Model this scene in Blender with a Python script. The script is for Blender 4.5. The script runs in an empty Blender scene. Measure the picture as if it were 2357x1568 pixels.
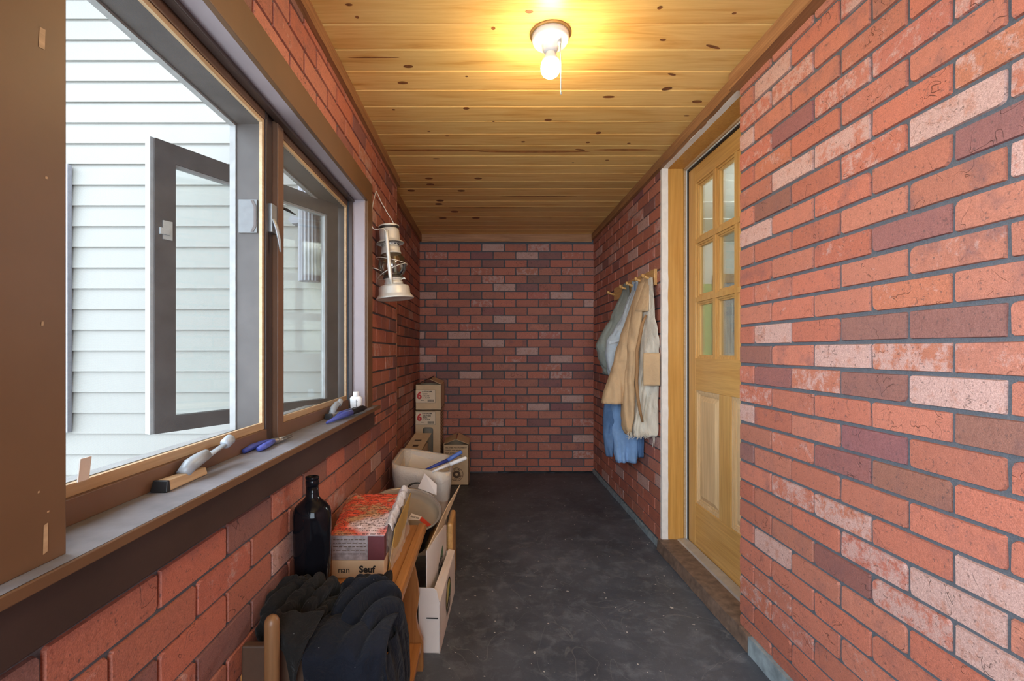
import bpy, math, random
from mathutils import Vector, Matrix, noise
random.seed(7)
C = bpy.context.scene.collection
PI = math.pi

# ------------------------------------------------------------------ camera, sky, lights, exposure
F, CX, CY, CAMZ = 1080.0, 1121.0, 808.0, 1.145      # focal length / vanishing point in 2357x1568 pixels
cam_d = bpy.data.cameras.new('camera'); cam = bpy.data.objects.new('camera', cam_d); C.objects.link(cam)
cam.location = (0, 0, CAMZ); cam.rotation_euler = (PI/2, 0, 0)
cam_d.sensor_width = 36; cam_d.sensor_fit = 'HORIZONTAL'; cam_d.lens = 36*F/2357
cam_d.shift_x = (1178.5-CX)/2357; cam_d.shift_y = (CY-784)/2357
cam_d.clip_start = 0.02
S = bpy.context.scene; S.camera = cam
S.view_settings.view_transform = 'Standard'; S.view_settings.look = 'None'
S.view_settings.exposure = 0.5; S.view_settings.gamma = 1.0; S.view_settings.use_curve_mapping = False
w = bpy.data.worlds.new('sky'); S.world = w; w.use_nodes = True
bg = w.node_tree.nodes['Background']; bg.inputs[0].default_value = (0.76, 0.88, 1.0, 1); bg.inputs[1].default_value = 8.6
def portal(loc, rot, sx, sy):
    l = bpy.data.lights.new('opening_portal', 'AREA'); l.shape = 'RECTANGLE'; l.size = sx; l.size_y = sy; l.cycles.is_portal = True
    o = bpy.data.objects.new('opening_portal', l); C.objects.link(o); o.location = loc; o.rotation_euler = rot
BULB = 195.0          # radiance of the lit bulb
ROOM2 = 130.0          # unseen fill light added to brighten the room behind the door
l2 = bpy.data.lights.new('next_room_fill', 'POINT'); l2.energy = ROOM2; l2.color = (.93, .97, 1); l2.shadow_soft_size = .2
o2 = bpy.data.objects.new('next_room_fill', l2); C.objects.link(o2); o2.location = (2.6, 3.2, 2.0)

# ------------------------------------------------------------------ helpers
def at(px, py, d): return Vector(((px-CX)*d/F, d, CAMZ-(py-CY)*d/F))
def on_x(px, py, X): return at(px, py, X*F/(px-CX))
def on_z(px, py, z): return at(px, py, (CAMZ-z)*F/(py-CY))

class MB:
    def __init__(s): s.v=[]; s.f=[]; s.m=[]; s.s=[]; s.c=[]; s.p=[]; s.cur=0; s.sm=False; s.col=(1,1,1,1); s.pat=(0,0,0,1)
    def vert(s, p): s.v.append(tuple(p)); return len(s.v)-1
    def face(s, idx):
        s.f.append(tuple(idx)); s.m.append(s.cur); s.s.append(s.sm); s.c.append(s.col); s.p.append(s.pat)
    def poly(s, pts): s.face([s.vert(p) for p in pts])
    def box(s, x0,x1,y0,y1,z0,z1):
        x0,x1=min(x0,x1),max(x0,x1); y0,y1=min(y0,y1),max(y0,y1); z0,z1=min(z0,z1),max(z0,z1)
        i=[s.vert(p) for p in ((x0,y0,z0),(x1,y0,z0),(x1,y1,z0),(x0,y1,z0),(x0,y0,z1),(x1,y0,z1),(x1,y1,z1),(x0,y1,z1))]
        for q in ((0,3,2,1),(4,5,6,7),(0,1,5,4),(1,2,6,5),(2,3,7,6),(3,0,4,7)): s.face([i[k] for k in q])
        return s
    def hexa(s, b, t):      # bottom quad, top quad (same winding, counter-clockwise seen from above)
        i=[s.vert(p) for p in list(b)+list(t)]
        for q in ((0,3,2,1),(4,5,6,7),(0,1,5,4),(1,2,6,5),(2,3,7,6),(3,0,4,7)): s.face([i[k] for k in q])
        return s
    def slab(s, pts, n):    # polygon given thickness vector n
        n=Vector(n); a=[s.vert(p) for p in pts]; b=[s.vert(Vector(p)+n) for p in pts]; k=len(pts)
        s.face(list(reversed(a))); s.face(b)
        for i in range(k): s.face((a[i],a[(i+1)%k],b[(i+1)%k],b[i]))
        return s
    def rings(s, R, cap=True, closed=True):
        I=[[s.vert(p) for p in r] for r in R]; n=len(R[0])
        for a,b in zip(I,I[1:]):
            for i in range(n if closed else n-1): j=(i+1)%n; s.face((a[i],a[j],b[j],b[i]))
        if cap: s.face(list(reversed(I[0]))); s.face(I[-1])
        return s
    def tube(s, pts, r, seg=10, cap=True, flat=1.0):
        pts=[Vector(p) for p in pts]; R=[]; n=len(pts); up=None
        for i,p in enumerate(pts):
            t=(pts[min(i+1,n-1)]-pts[max(i-1,0)]).normalized()
            if up is None: up=Vector((0,0,1)) if abs(t.z)<.9 else Vector((1,0,0))
            a=t.cross(up).normalized(); up=a.cross(t).normalized(); rr=r[i] if isinstance(r,(list,tuple)) else r
            R.append([p+(a*math.cos(2*PI*k/seg)+up*math.sin(2*PI*k/seg)*flat)*rr for k in range(seg)])
        o=s.sm; s.sm=True; s.rings(R,cap); s.sm=o; return s
    def wire(s, pts, r, seg=8, n=6):
        P=[Vector(p) for p in pts]; Q=[P[0]]+P+[P[-1]]; out=[]
        for a,b,c,d in zip(Q,Q[1:],Q[2:],Q[3:]):
            for i in range(n):
                t=i/n; out.append(.5*((2*b)+(c-a)*t+(2*a-5*b+4*c-d)*t*t+(3*b-a-3*c+d)*t*t*t))
        return s.tube(out+[P[-1]],r,seg)
    def lathe(s, prof, M, seg=32, cap=True, sx=1.0, sy=1.0):
        R=[[M@Vector((r*sx*math.cos(2*PI*k/seg), r*sy*math.sin(2*PI*k/seg), z)) for k in range(seg)] for r,z in prof]
        o=s.sm; s.sm=True; s.rings(R,cap); s.sm=o; return s
    def grid(s, nu, nv, fn, closed=False):
        I=[[s.vert(fn(u/(nu if closed else nu-1), v/(nv-1))) for u in range(nu)] for v in range(nv)]
        for v in range(nv-1):
            for u in range(nu if closed else nu-1): w=(u+1)%nu; s.face((I[v][u],I[v][w],I[v+1][w],I[v+1][u]))
        return s
    def text(s, body, size, M, bold=0.0, align='LEFT'):
        cu=bpy.data.curves.new('t','FONT'); cu.body=body; cu.size=size; cu.offset=bold; cu.align_x=align; cu.resolution_u=3
        ob=bpy.data.objects.new('t',cu); C.objects.link(ob); dg=bpy.context.evaluated_depsgraph_get(); dg.update()
        me=bpy.data.meshes.new_from_object(ob.evaluated_get(dg)); b=len(s.v)
        for q in me.vertices: s.v.append(tuple(M@q.co))
        for p in me.polygons: s.face([b+i for i in p.vertices])
        bpy.data.objects.remove(ob); bpy.data.curves.remove(cu); bpy.data.meshes.remove(me); return s

def wloc(o):
    v=Vector((0,0,0))
    while o is not None: v+=Vector(o.location); o=o.parent
    return v
def obj(name, mb, mats, parent=None, bevel=0, sub=0, solid=0, attrs=False, base=True):
    mats = mats if isinstance(mats,(list,tuple)) else [mats]
    if parent is not None: org=wloc(parent)
    elif base:
        xs=[p[0] for p in mb.v]; ys=[p[1] for p in mb.v]; zs=[p[2] for p in mb.v]
        org=Vector(((min(xs)+max(xs))/2,(min(ys)+max(ys))/2,min(zs)))
    else: org=Vector((0,0,0))
    me=bpy.data.meshes.new(name); me.from_pydata([tuple(Vector(p)-org) for p in mb.v],[],mb.f)
    for m in mats: me.materials.append(m)
    me.polygons.foreach_set('material_index', mb.m); me.polygons.foreach_set('use_smooth', mb.s)
    if attrs:
        a=me.attributes.new('bcol','FLOAT_COLOR','FACE'); a.data.foreach_set('color',[c for q in mb.c for c in q])
        a=me.attributes.new('bpat','FLOAT_COLOR','FACE'); a.data.foreach_set('color',[c for q in mb.p for c in q])
    me.update(); o=bpy.data.objects.new(name,me); C.objects.link(o)
    if parent is not None: o.parent=parent
    else: o.location=org
    if bevel:
        b=o.modifiers.new('bevel','BEVEL'); b.width=bevel; b.segments=2; b.limit_method='ANGLE'; b.angle_limit=.7
    if solid:
        b=o.modifiers.new('thick','SOLIDIFY'); b.thickness=solid; b.offset=0
    if sub:
        b=o.modifiers.new('smooth','SUBSURF'); b.levels=sub; b.render_levels=sub
    return o
def tag(o, label, cat, group=None):
    o['label']=label; o['category']=cat
    if group: o['group']=group
    return o
def struct(name, mb, mats, **k):
    o=obj(name,mb,mats,base=False,**k); o['kind']='structure'; return o
def thing(name, label, cat, loc, group=None):
    o=bpy.data.objects.new(name,None); C.objects.link(o); o.location=loc; o.empty_display_size=.05
    return tag(o,label,cat,group)
def sempty(name, loc):
    o=bpy.data.objects.new(name,None); C.objects.link(o); o.location=loc; o['kind']='structure'; o.empty_display_size=.05; return o
def nz(p, s=1.0, o=0.0): return noise.noise(Vector((p[0]*s+o,p[1]*s+o*1.7,p[2]*s-o)))
def lerp(a,b,t): return a+(b-a)*t
def interp(rows, y):
    for a,b in zip(rows,rows[1:]):
        if y<=b[0]:
            t=(y-a[0])/(b[0]-a[0]); t=max(0,t); return [lerp(p,q,t) for p,q in zip(a[1:],b[1:])]
    return list(rows[-1][1:])

# ------------------------------------------------------------------ materials
class NT:
    def __init__(s,name):
        s.m=bpy.data.materials.new(name); s.m.use_nodes=True; s.t=s.m.node_tree; s.n=s.t.nodes; s.b=s.n['Principled BSDF']; s.out=s.n['Material Output']
        s.tc=s.n.new('ShaderNodeTexCoord')
    def link(s,a,b): s.t.links.new(a,b)
    def set(s,sock,v):
        if isinstance(v,bpy.types.NodeSocket): s.link(v,sock)
        elif isinstance(v,(tuple,list)): sock.default_value=(v[0],v[1],v[2],1) if sock.type=='RGBA' else v
        else: sock.default_value=v
    def mapping(s,scale=(1,1,1),loc=(0,0,0),coord='Object'):
        n=s.n.new('ShaderNodeMapping'); s.link(s.tc.outputs[coord],n.inputs[0]); n.inputs['Scale'].default_value=scale; n.inputs['Location'].default_value=loc; return n.outputs[0]
    def noise(s,scale,detail=4,rough=.55,vec=None,dist=0):
        n=s.n.new('ShaderNodeTexNoise'); n.inputs['Scale'].default_value=scale; n.inputs['Detail'].default_value=detail; n.inputs['Roughness'].default_value=rough; n.inputs['Distortion'].default_value=dist
        s.link(vec if vec is not None else s.tc.outputs['Object'],n.inputs['Vector']); return n.outputs['Fac']
    def ramp(s,fac,stops):
        n=s.n.new('ShaderNodeValToRGB'); s.link(fac,n.inputs[0]); e=n.color_ramp.elements
        while len(e)<len(stops): e.new(.5)
        for k,(p,c) in enumerate(stops): e[k].position=p; e[k].color=(c,c,c,1) if not isinstance(c,(tuple,list)) else (c[0],c[1],c[2],1)
        return n.outputs[0]
    def mix(s,f,a,b,mode='MIX'):
        n=s.n.new('ShaderNodeMix'); n.data_type='RGBA'; n.blend_type=mode
        s.set(n.inputs[0],f); s.set(n.inputs[6],a); s.set(n.inputs[7],b); return n.outputs[2]
    def math(s,op,a,b=0,c=0):
        n=s.n.new('ShaderNodeMath'); n.operation=op; s.set(n.inputs[0],a); s.set(n.inputs[1],b); s.set(n.inputs[2],c); return n.outputs[0]
    def bump(s,h,strength=.3,dist=.002,prev=None):
        n=s.n.new('ShaderNodeBump'); n.inputs['Strength'].default_value=strength; n.inputs['Distance'].default_value=dist; s.link(h,n.inputs['Height'])
        if prev is not None: s.link(prev,n.inputs['Normal'])
        s.link(n.outputs[0],s.b.inputs['Normal']); return n.outputs[0]
    def attr(s,name):
        n=s.n.new('ShaderNodeAttribute'); n.attribute_name=name; return n
    def fin(s,col,rough=.6,metal=0,spec=.4):
        s.set(s.b.inputs['Base Color'],col); s.set(s.b.inputs['Roughness'],rough); s.set(s.b.inputs['Metallic'],metal); s.set(s.b.inputs['Specular IOR Level'],spec); return s.m

def plain(name,col,rough=.6,metal=0,var=.15,vs=9,bump=.15,bs=120,spec=.4):
    t=NT(name); n=t.noise(vs,5); d=tuple(c*(1-var) for c in col); u=tuple(min(1,c*(1+var)) for c in col)
    c=t.ramp(n,[(.3,d),(.7,u)]); t.bump(t.noise(bs,3),bump,.001); return t.fin(c,rough,metal,spec)
def wood(name,c1,c2,axis=1,fine=1.0,rough=.5,spec=.4,contrast=(.3,.7)):
    t=NT(name); sc=[14*fine,14*fine,14*fine]; sc[axis]=1.1*fine; v=t.mapping(tuple(sc))
    g=t.noise(1.6,6,.6,v,.6); sc2=[90*fine]*3; sc2[axis]=3*fine; f=t.noise(1.0,4,.6,t.mapping(tuple(sc2)))
    c=t.ramp(g,[(contrast[0],c1),(contrast[1],c2)]); c=t.mix(.35,c,t.ramp(f,[(.35,tuple(x*.62 for x in c1)),(.65,c2)]))
    t.bump(f,.12,.001); return t.fin(c,rough,0,spec)
def emis(name,col,strength):
    t=NT(name); e=t.n.new('ShaderNodeEmission'); e.inputs[0].default_value=(*col,1); e.inputs[1].default_value=strength; t.link(e.outputs[0],t.out.inputs[0]); return t.m
def clear(name,tint,gloss=.12,rough=.03):
    t=NT(name); a=t.n.new('ShaderNodeBsdfTransparent'); a.inputs[0].default_value=(*tint,1); b=t.n.new('ShaderNodeBsdfGlossy'); b.inputs['Roughness'].default_value=rough
    fr=t.n.new('ShaderNodeFresnel'); fr.inputs[0].default_value=1.45; f=t.math('ADD',t.math('MULTIPLY',fr.outputs[0],.8),gloss*.3)
    m=t.n.new('ShaderNodeMixShader'); t.link(f,m.inputs[0]); t.link(a.outputs[0],m.inputs[1]); t.link(b.outputs[0],m.inputs[2]); t.link(m.outputs[0],t.out.inputs[0]); return t.m
def film(name,col,alpha,rough=.15):
    t=NT(name); t.bump(t.noise(30,4,.6,None,1.6),.8,.008); m=t.fin(col,rough,0,.6); t.b.inputs['Alpha'].default_value=alpha; return m
def screen_mat(name,alpha,col):
    t=NT(name); a=t.n.new('ShaderNodeBsdfTransparent'); d=t.n.new('ShaderNodeBsdfDiffuse'); d.inputs[0].default_value=(*col,1)
    v1=t.n.new('ShaderNodeTexWave'); v1.inputs['Scale'].default_value=170; v1.bands_direction='Z'; t.link(t.tc.outputs['Object'],v1.inputs[0])
    v2=t.n.new('ShaderNodeTexWave'); v2.inputs['Scale'].default_value=170; v2.bands_direction='Y'; t.link(t.tc.outputs['Object'],v2.inputs[0])
    wv=t.math('MULTIPLY_ADD',t.math('ADD',v1.outputs['Fac'],v2.outputs['Fac']),alpha*.5,alpha*.5); f=t.math('ADD',wv,t.math('MULTIPLY',t.noise(6,6,.7),alpha*.25))
    m=t.n.new('ShaderNodeMixShader'); t.link(f,m.inputs[0]); t.link(a.outputs[0],m.inputs[1]); t.link(d.outputs[0],m.inputs[2]); t.link(m.outputs[0],t.out.inputs[0]); return t.m

def brick_mat():
    t=NT('brick_panel'); col=t.attr('bcol').outputs['Color']; pa=t.attr('bpat'); sep=t.n.new('ShaderNodeSeparateColor'); t.link(pa.outputs['Color'],sep.inputs[0])
    amt,rnd,dirt=sep.outputs[0],sep.outputs[1],sep.outputs[2]
    off=t.n.new('ShaderNodeVectorMath'); off.operation='ADD'; t.link(t.tc.outputs['Object'],off.inputs[0])
    sc=t.n.new('ShaderNodeVectorMath'); sc.operation='SCALE'; t.link(pa.outputs['Color'],sc.inputs[0]); sc.inputs['Scale'].default_value=37.0; t.link(sc.outputs[0],off.inputs[1])
    v=off.outputs[0]
    big=t.noise(26,9,.74,v); mid=t.noise(85,6,.68,v); fin=t.noise(420,3,.6,v)
    base=t.mix(t.ramp(mid,[(.35,0),(.7,.45)]),col,t.mix(1.0,col,(.72,.64,.62),'MULTIPLY'))
    thr=t.math('SUBTRACT',1.0,amt); pf=t.math('MULTIPLY',t.math('SUBTRACT',t.math('ADD',t.math('MULTIPLY',big,.8),t.math('MULTIPLY',mid,.2)),t.math('MULTIPLY_ADD',thr,.5,.25)),9); pf=t.math('MINIMUM',t.math('MAXIMUM',pf,0),.85)
    base=t.mix(pf,base,t.mix(fin,(.46,.27,.23),(.60,.40,.35)))
    base=t.mix(1.0,base,t.ramp(fin,[(.3,(.74,.72,.72)),(.7,(1.2,1.2,1.2))]),'MULTIPLY')
    # smoky dark areas and hairline cracks that belong to the bricks
    sm=t.math('MULTIPLY',t.ramp(t.noise(15,4,.6,v),[(.5,0),(.72,1)]),dirt); base=t.mix(t.math('MULTIPLY',sm,.7),base,(.13,.075,.085))
    cr=t.math('ABSOLUTE',t.math('SUBTRACT',t.noise(17,2,.5,v,.8),.5)); crm=t.math('MULTIPLY',t.ramp(cr,[(.0,1),(.006,0)]),t.ramp(t.noise(9,2,.5,v),[(.565,0),(.63,1)])); base=t.mix(t.math('MULTIPLY',crm,.75),base,(.07,.04,.035))
    sp=t.ramp(t.noise(120,2,.55,v),[(.63,0),(.70,1)]); base=t.mix(t.math('MULTIPLY',sp,.6),base,(.1,.06,.055))
    h=t.math('SUBTRACT',t.math('ADD',t.math('MULTIPLY',fin,.5),mid),t.math('MULTIPLY',crm,1.5)); t.bump(h,.75,.002)
    return t.fin(base,.55,0,.35)
def mortar_mat():
    t=NT('grey_mortar'); n=t.noise(300,4,.7); m=t.noise(40,4)
    c=t.mix(m,(.062,.066,.074),(.105,.110,.122)); c=t.mix(t.ramp(n,[(.35,0),(.75,.4)]),c,(.20,.21,.23)); t.bump(n,.6,.002); return t.fin(c,.8,0,.25)
def ceil_mat():
    t=NT('knotty_pine'); pa=t.attr('bpat'); off=t.n.new('ShaderNodeVectorMath'); off.operation='MULTIPLY_ADD'; t.link(pa.outputs['Color'],off.inputs[0]); off.inputs[1].default_value=(31,17,23); t.link(t.tc.outputs['Object'],off.inputs[2])
    mp=t.n.new('ShaderNodeMapping'); t.link(off.outputs[0],mp.inputs[0]); mp.inputs['Scale'].default_value=(1.3,17,17); v=mp.outputs[0]
    mp2=t.n.new('ShaderNodeMapping'); t.link(off.outputs[0],mp2.inputs[0]); mp2.inputs['Scale'].default_value=(5,150,150)
    g=t.noise(1.3,5,.55,v,1.2); f=t.noise(1,4,.6,mp2.outputs[0]); col=t.attr('bcol').outputs['Color']
    c=t.ramp(g,[(.28,(.86,.53,.165)),(.47,(.90,.59,.21)),(.60,(.80,.45,.125)),(.72,(.60,.27,.06))]); c=t.mix(.3,c,t.ramp(f,[(.35,(.66,.36,.09)),(.65,(.92,.63,.24))]))
    c=t.mix(1.0,c,col,'MULTIPLY'); t.bump(f,.08,.001); return t.fin(c,.42,0,.35)
def floor_mat():
    t=NT('painted_concrete'); a=t.noise(2.2,7,.65); b=t.noise(11,7,.7,None,.4); c0=t.noise(170,3,.6); d=t.noise(35,5,.6)
    base=t.mix(t.ramp(a,[(.35,0),(.7,1)]),(.048,.056,.070),(.100,.112,.134))
    base=t.mix(t.math('MULTIPLY',t.ramp(b,[(.50,0),(.74,1)]),.45),base,(.25,.265,.29))
    scr=t.math('ABSOLUTE',t.math('SUBTRACT',t.noise(2.6,3,.5,None,1.0),.5)); base=t.mix(t.math('MULTIPLY',t.ramp(scr,[(0,1),(.003,0)]),.30),base,(.26,.25,.24))
    sp=t.math('MULTIPLY',t.ramp(c0,[(.66,0),(.72,1)]),t.ramp(a,[(.4,.15),(.62,1)])); base=t.mix(t.math('MULTIPLY',sp,.75),base,(.40,.40,.40))
    sp2=t.ramp(t.noise(48,1,.5),[(.74,0),(.76,1)]); base=t.mix(t.math('MULTIPLY',sp2,.85),base,(.5,.48,.45))
    t.bump(t.math('ADD',d,t.math('MULTIPLY',c0,.4)),.25,.003); return t.fin(base,t.ramp(b,[(.3,.42),(.7,.62)]),0,.4)
def siding_mat(): return plain('white_clapboard',(.155,.151,.136),.55,0,.03,3,.05,200)

BRK=brick_mat(); MOR=mortar_mat(); CEIL=ceil_mat(); FLR=floor_mat(); SID=siding_mat()
KNOT=plain('pine_knot',(.23,.085,.025),.5,0,.35,60,.1)
STREAK=plain('pine_heart_streak',(.40,.165,.045),.5,0,.3,30,.05)
PAINT=plain('brown_paint',(.155,.082,.048),.42,0,.12,5,.1,70)
PAINTT=plain('tan_brown_paint',(.155,.082,.040),.45,0,.10,5,.1,70)
DKBR=plain('dark_brown_metal',(.055,.034,.028),.4,0,.15,6)
VINYL=plain('lavender_grey_vinyl',(.36,.31,.33),.45,0,.06,5,.05)
SILLT=plain('dusty_grey_sill',(.20,.195,.215),.6,0,.18,18,.2,90)
JAMB=plain('weathered_frame',(.055,.048,.046),.6,0,.25,12,.2)
WHT=plain('white_paint',(.62,.62,.60),.5,0,.05,6,.05)
OFFW=plain('worn_white_paint',(.78,.72,.66),.55,0,.07,25,.1)
EDGE=plain('weathered_white_edge',(.27,.27,.265),.6,0,.12,30,.1)
TANW=wood('bare_tan_wood',(.42,.27,.14),(.55,.38,.22),1,1.5)
ROUGHW=wood('rough_sawn_trim',(.20,.082,.030),(.42,.205,.085),1,1.6,.6)
ROUGHX=wood('rough_sawn_plank',(.30,.13,.055),(.52,.27,.13),0,1.6,.6)
JAMBW=wood('varnished_pine_jamb',(.54,.25,.05),(.64,.34,.09),2,1.2,.35)
DOORV=wood('varnished_fir_upright',(.55,.28,.075),(.68,.41,.14),2,1.3,.32)
DOORH=wood('varnished_fir_rail',(.54,.27,.07),(.68,.40,.13),1,1.3,.32)
DOORP=wood('fir_panel_worn',(.60,.39,.19),(.76,.54,.30),2,1.3,.4)
THRW=plain('worn_brown_threshold',(.165,.108,.078),.65,0,.35,30,.4,60)
ALU=plain('aluminium_strip',(.55,.54,.52),.45,.6,.12,20)
GRYB=plain('blue_grey_base',(.24,.29,.31),.6,0,.3,25,.3)
BLK=plain('black_rubber',(.012,.012,.013),.45,0,.2)
BENCH=wood('bench_wood',(.33,.13,.035),(.50,.225,.07),1,1.4,.3)
BENCHV=wood('bench_wood_upright',(.27,.10,.028),(.42,.18,.055),2,1.4,.35)
PINE=wood('pale_pine',(.52,.27,.085),(.66,.38,.14),1,1.5,.4)
PEG=wood('dowel_wood',(.19,.092,.038),(.25,.125,.052),2,1.5,.4)
KRAFT=plain('kraft_cardboard',(.64,.47,.29),.75,0,.07,14,.05)
KRAFTD=plain('dark_kraft_cardboard',(.10,.058,.034),.8,0,.12,14,.05)
WCARD=plain('white_cardboard',(.74,.66,.60),.65,0,.04,10,.03)
INK=plain('black_ink',(.02,.018,.018),.6,0,.1)
INKB=plain('faded_brown_ink',(.12,.075,.05),.7,0,.2)
REDI=plain('red_ink',(.55,.035,.03),.5,0,.1)
LABEL=plain('cream_label',(.74,.60,.43),.6,0,.04)
TIN=plain('tarnished_tin',(.70,.67,.60),.42,.35,.16,14,.2,90)
DTIN=plain('dark_tin',(.10,.085,.07),.5,.6,.3,30)
GLASS=clear('window_glass',(.95,.97,.96),.12)
GLOBE=clear('lantern_glass',(.72,.72,.66),.5,.07)
SCR1=screen_mat('insect_screen',.20,(.20,.205,.215))
SCR2=screen_mat('dusty_insect_screen',.28,(.22,.215,.20))
ZINC=plain('zinc_hardware',(.38,.40,.41),.35,.6,.1,30)

# ------------------------------------------------------------------ the setting: brick panels
RX=1.0057; LX=-.577; LFX=-.638; BY=4.415; CZ=2.24
def tone(kind):
    r=random.random
    if kind=='d': c=(.265+.04*r(),.112+.02*r(),.092+.02*r()); p=.25*r(); d=.3+.4*r()
    elif kind=='p': c=(.48,.24,.18); p=.72; d=.1*r()
    elif kind=='w': c=(.46+.03*r(),.155+.02*r(),.098+.02*r()); p=.40+.25*r(); d=.2*r()
    else:
        k=.86+.26*r(); h=r()*.035; c=(.475*k,(.152+h)*k,(.097+h*.8)*k); p=.08+.34*r()**1.6; d=.15+.75*r()**2
    return c,p,d
def bricks(mb, P, u0,u1,z0,z1, up,zp, L=.2134,H=.0748,gap=.011,over=(),hgt=.0065,shares=(.72,.85,.90)):
    k0=math.floor((z0-zp)/H); k1=math.ceil((z1-zp)/H)
    for k in range(k0,k1):
        ph=up+(k%2)*L/2; j0=math.floor((u0-ph)/L); j1=math.ceil((u1-ph)/L)
        for j in range(j0,j1):
            a0,a1=ph+j*L+gap/2,ph+(j+1)*L-gap/2; b0,b1=zp+k*H+gap/2,zp+(k+1)*H-gap/2
            x=random.random(); kind='o' if x<shares[0] else 'w' if x<shares[1] else 'p' if x<shares[2] else 'd'
            for (ou,oz,ok) in over:
                if a0-gap/2<ou<a1+gap/2 and b0-gap/2<oz<b1+gap/2: kind=ok
            col,pat,dirt=tone(kind); rnd=random.random()
            cl=a0<u0 or a1>u1 or b0<z0 or b1>z1
            a0,a1,b0,b1=max(a0,u0),min(a1,u1),max(b0,z0),min(b1,z1)
            if a1-a0<.006 or b1-b0<.006: continue
            pts=[]; jt=lambda: random.uniform(-.0012,.0012)
            for (cx,cz,sx,sz) in ((a0,b0,1,1),(a1,b0,-1,1),(a1,b1,-1,-1),(a0,b1,1,-1)):
                c=min(random.uniform(.002,.005) if random.random()<.8 else random.uniform(.007,.014),(a1-a0)*.3,(b1-b0)*.3)
                e=[(cx,cz+sz*c),(cx+sx*c*.3,cz+sz*c*.3),(cx+sx*c,cz)]
                if sx*sz<0: e.reverse()
                # order the three points counter-clockwise round the brick
                pts+=e
            n=len(pts); top=[(u+jt(),z+jt()) for u,z in pts]; mu,mz=(a0+a1)/2,(b0+b1)/2
            bot=[(u+math.copysign(.0016,u-mu),z+math.copysign(.0016,z-mz)) for u,z in top]
            mb.col=(*col,1); mb.pat=(pat,rnd,dirt,1); mb.cur=0
            I=[mb.vert(P(u,z,hgt)) for u,z in top]; J=[mb.vert(P(u,z,0)) for u,z in bot]
            mb.face(I)
            for i in range(n): mb.face((J[i],J[(i+1)%n],I[(i+1)%n],I[i]))
def ov(pl, lst):
    r=[]
    for px,py,k in lst:
        if pl[0]=='x': p=on_x(px,py,pl[1]); r.append((p.y,p.z,k))
        else: p=at(px,py,pl[1]); r.append((p.x,p.z,k))
    return r
M2=[BRK,MOR]
# right wall, near panel
mb=MB(); mb.cur=1; mb.box(RX,RX+.13,-1.35,1.857,.0,CZ)
over=ov(('x',RX),[(1780,769,'p'),(1938,823,'p'),(1772,173,'p'),(1940,200,'w'),(1841,395,'p'),(2210,244,'p'),(2017,350,'w'),(1738,363,'w'),(1777,376,'w'),(2100,675,'w'),(2085,815,'w'),(1880,880,'w'),
 (2205,910,'p'),(2230,1010,'d'),(1840,1033,'w'),(1773,1265,'p'),(1735,1350,'w'),(2085,1130,'d'),(1925,1320,'d'),(2270,1500,'p'),(2310,1370,'p'),(1950,1190,'w'),(2120,1390,'w'),(1720,960,'p'),(1740,820,'d'),(2210,745,'d'),
 (2020,742,'d'),(2010,893,'d'),(2060,535,'d'),(2300,330,'d'),(1870,1130,'w'),(1745,660,'o'),(2140,90,'w'),(1870,610,'o'),(1900,1040,'d'),(1960,960,'o'),(2260,590,'o'),(2290,660,'o'),(2290,830,'o'),(2300,1050,'o'),(1990,530,'o'),(1800,545,'o'),(1900,690,'o'),(2010,640,'o'),(1790,820,'o'),(1880,760,'o')])
bricks(mb,lambda u,z,h:(RX-h,u,z),-1.35,1.854,.07,2.19,1.7576,1.168,.2143,.0754,.0128,over,shares=(.80,.92,.95))
struct('wall_right_near',mb,M2,attrs=True)
# right wall, far panel with the coats
mb=MB(); mb.cur=1; mb.box(RX,RX+.028,2.702,BY,0,CZ); mb.box(1.036,1.14,2.71,BY,0,CZ)
over=ov(('x',RX),[(1484,518,'p'),(1460,508,'w'),(1512,552,'w'),(1430,577,'w'),(1432,1084,'p'),(1489,1109,'p'),(1517,1015,'p'),(1452,490,'w'),(1500,470,'d')])
bricks(mb,lambda u,z,h:(RX-h,u,z),2.704,BY,.035,2.185,2.900,2.066,over=over)
struct('wall_right_far',mb,M2,attrs=True)
# above and behind the door opening
mb=MB(); mb.cur=1; mb.box(RX,RX+.13,1.857,2.702,2.205,CZ); struct('wall_right_header',mb,[BRK,MOR],attrs=True)
# back wall
mb=MB(); mb.cur=1; mb.box(-.75,1.14,BY,BY+.1,0,CZ)
q=lambda L,k:[(900+.2551*x,500+.2551*y,k) for x,y in L]
over=ov(('y',BY),q([(920,275),(330,705),(1530,705),(1025,640),(1230,1210),(925,1140),(330,1285),(1535,1280),(720,1430),(280,1070),(280,1210)],'p')+q([(1440,1070),(1130,1285),(400,350),(410,495),(820,495),(1230,495),(1630,495),(920,565),(1030,1500),(820,780),(1330,710),(720,1000),(1430,1355),(1340,1430),(1530,1430),(1640,350)],'w')
 +q([(1330,420),(715,705),(1630,640),(1430,345),(820,350),(920,850),(1430,925),(820,1215),(1330,1280),(400,640),(1540,1140),(410,1355),(1635,1355),(520,1430),(920,1430),(1430,1500),(1735,1430),(330,1000),(330,1140)],'d'))
bricks(mb,lambda u,z,h:(u,BY-h,z),LFX,RX,.012,2.16,-.476,2.078,over=over,shares=(.80,.87,.90))
struct('wall_back',mb,M2,attrs=True)
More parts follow.
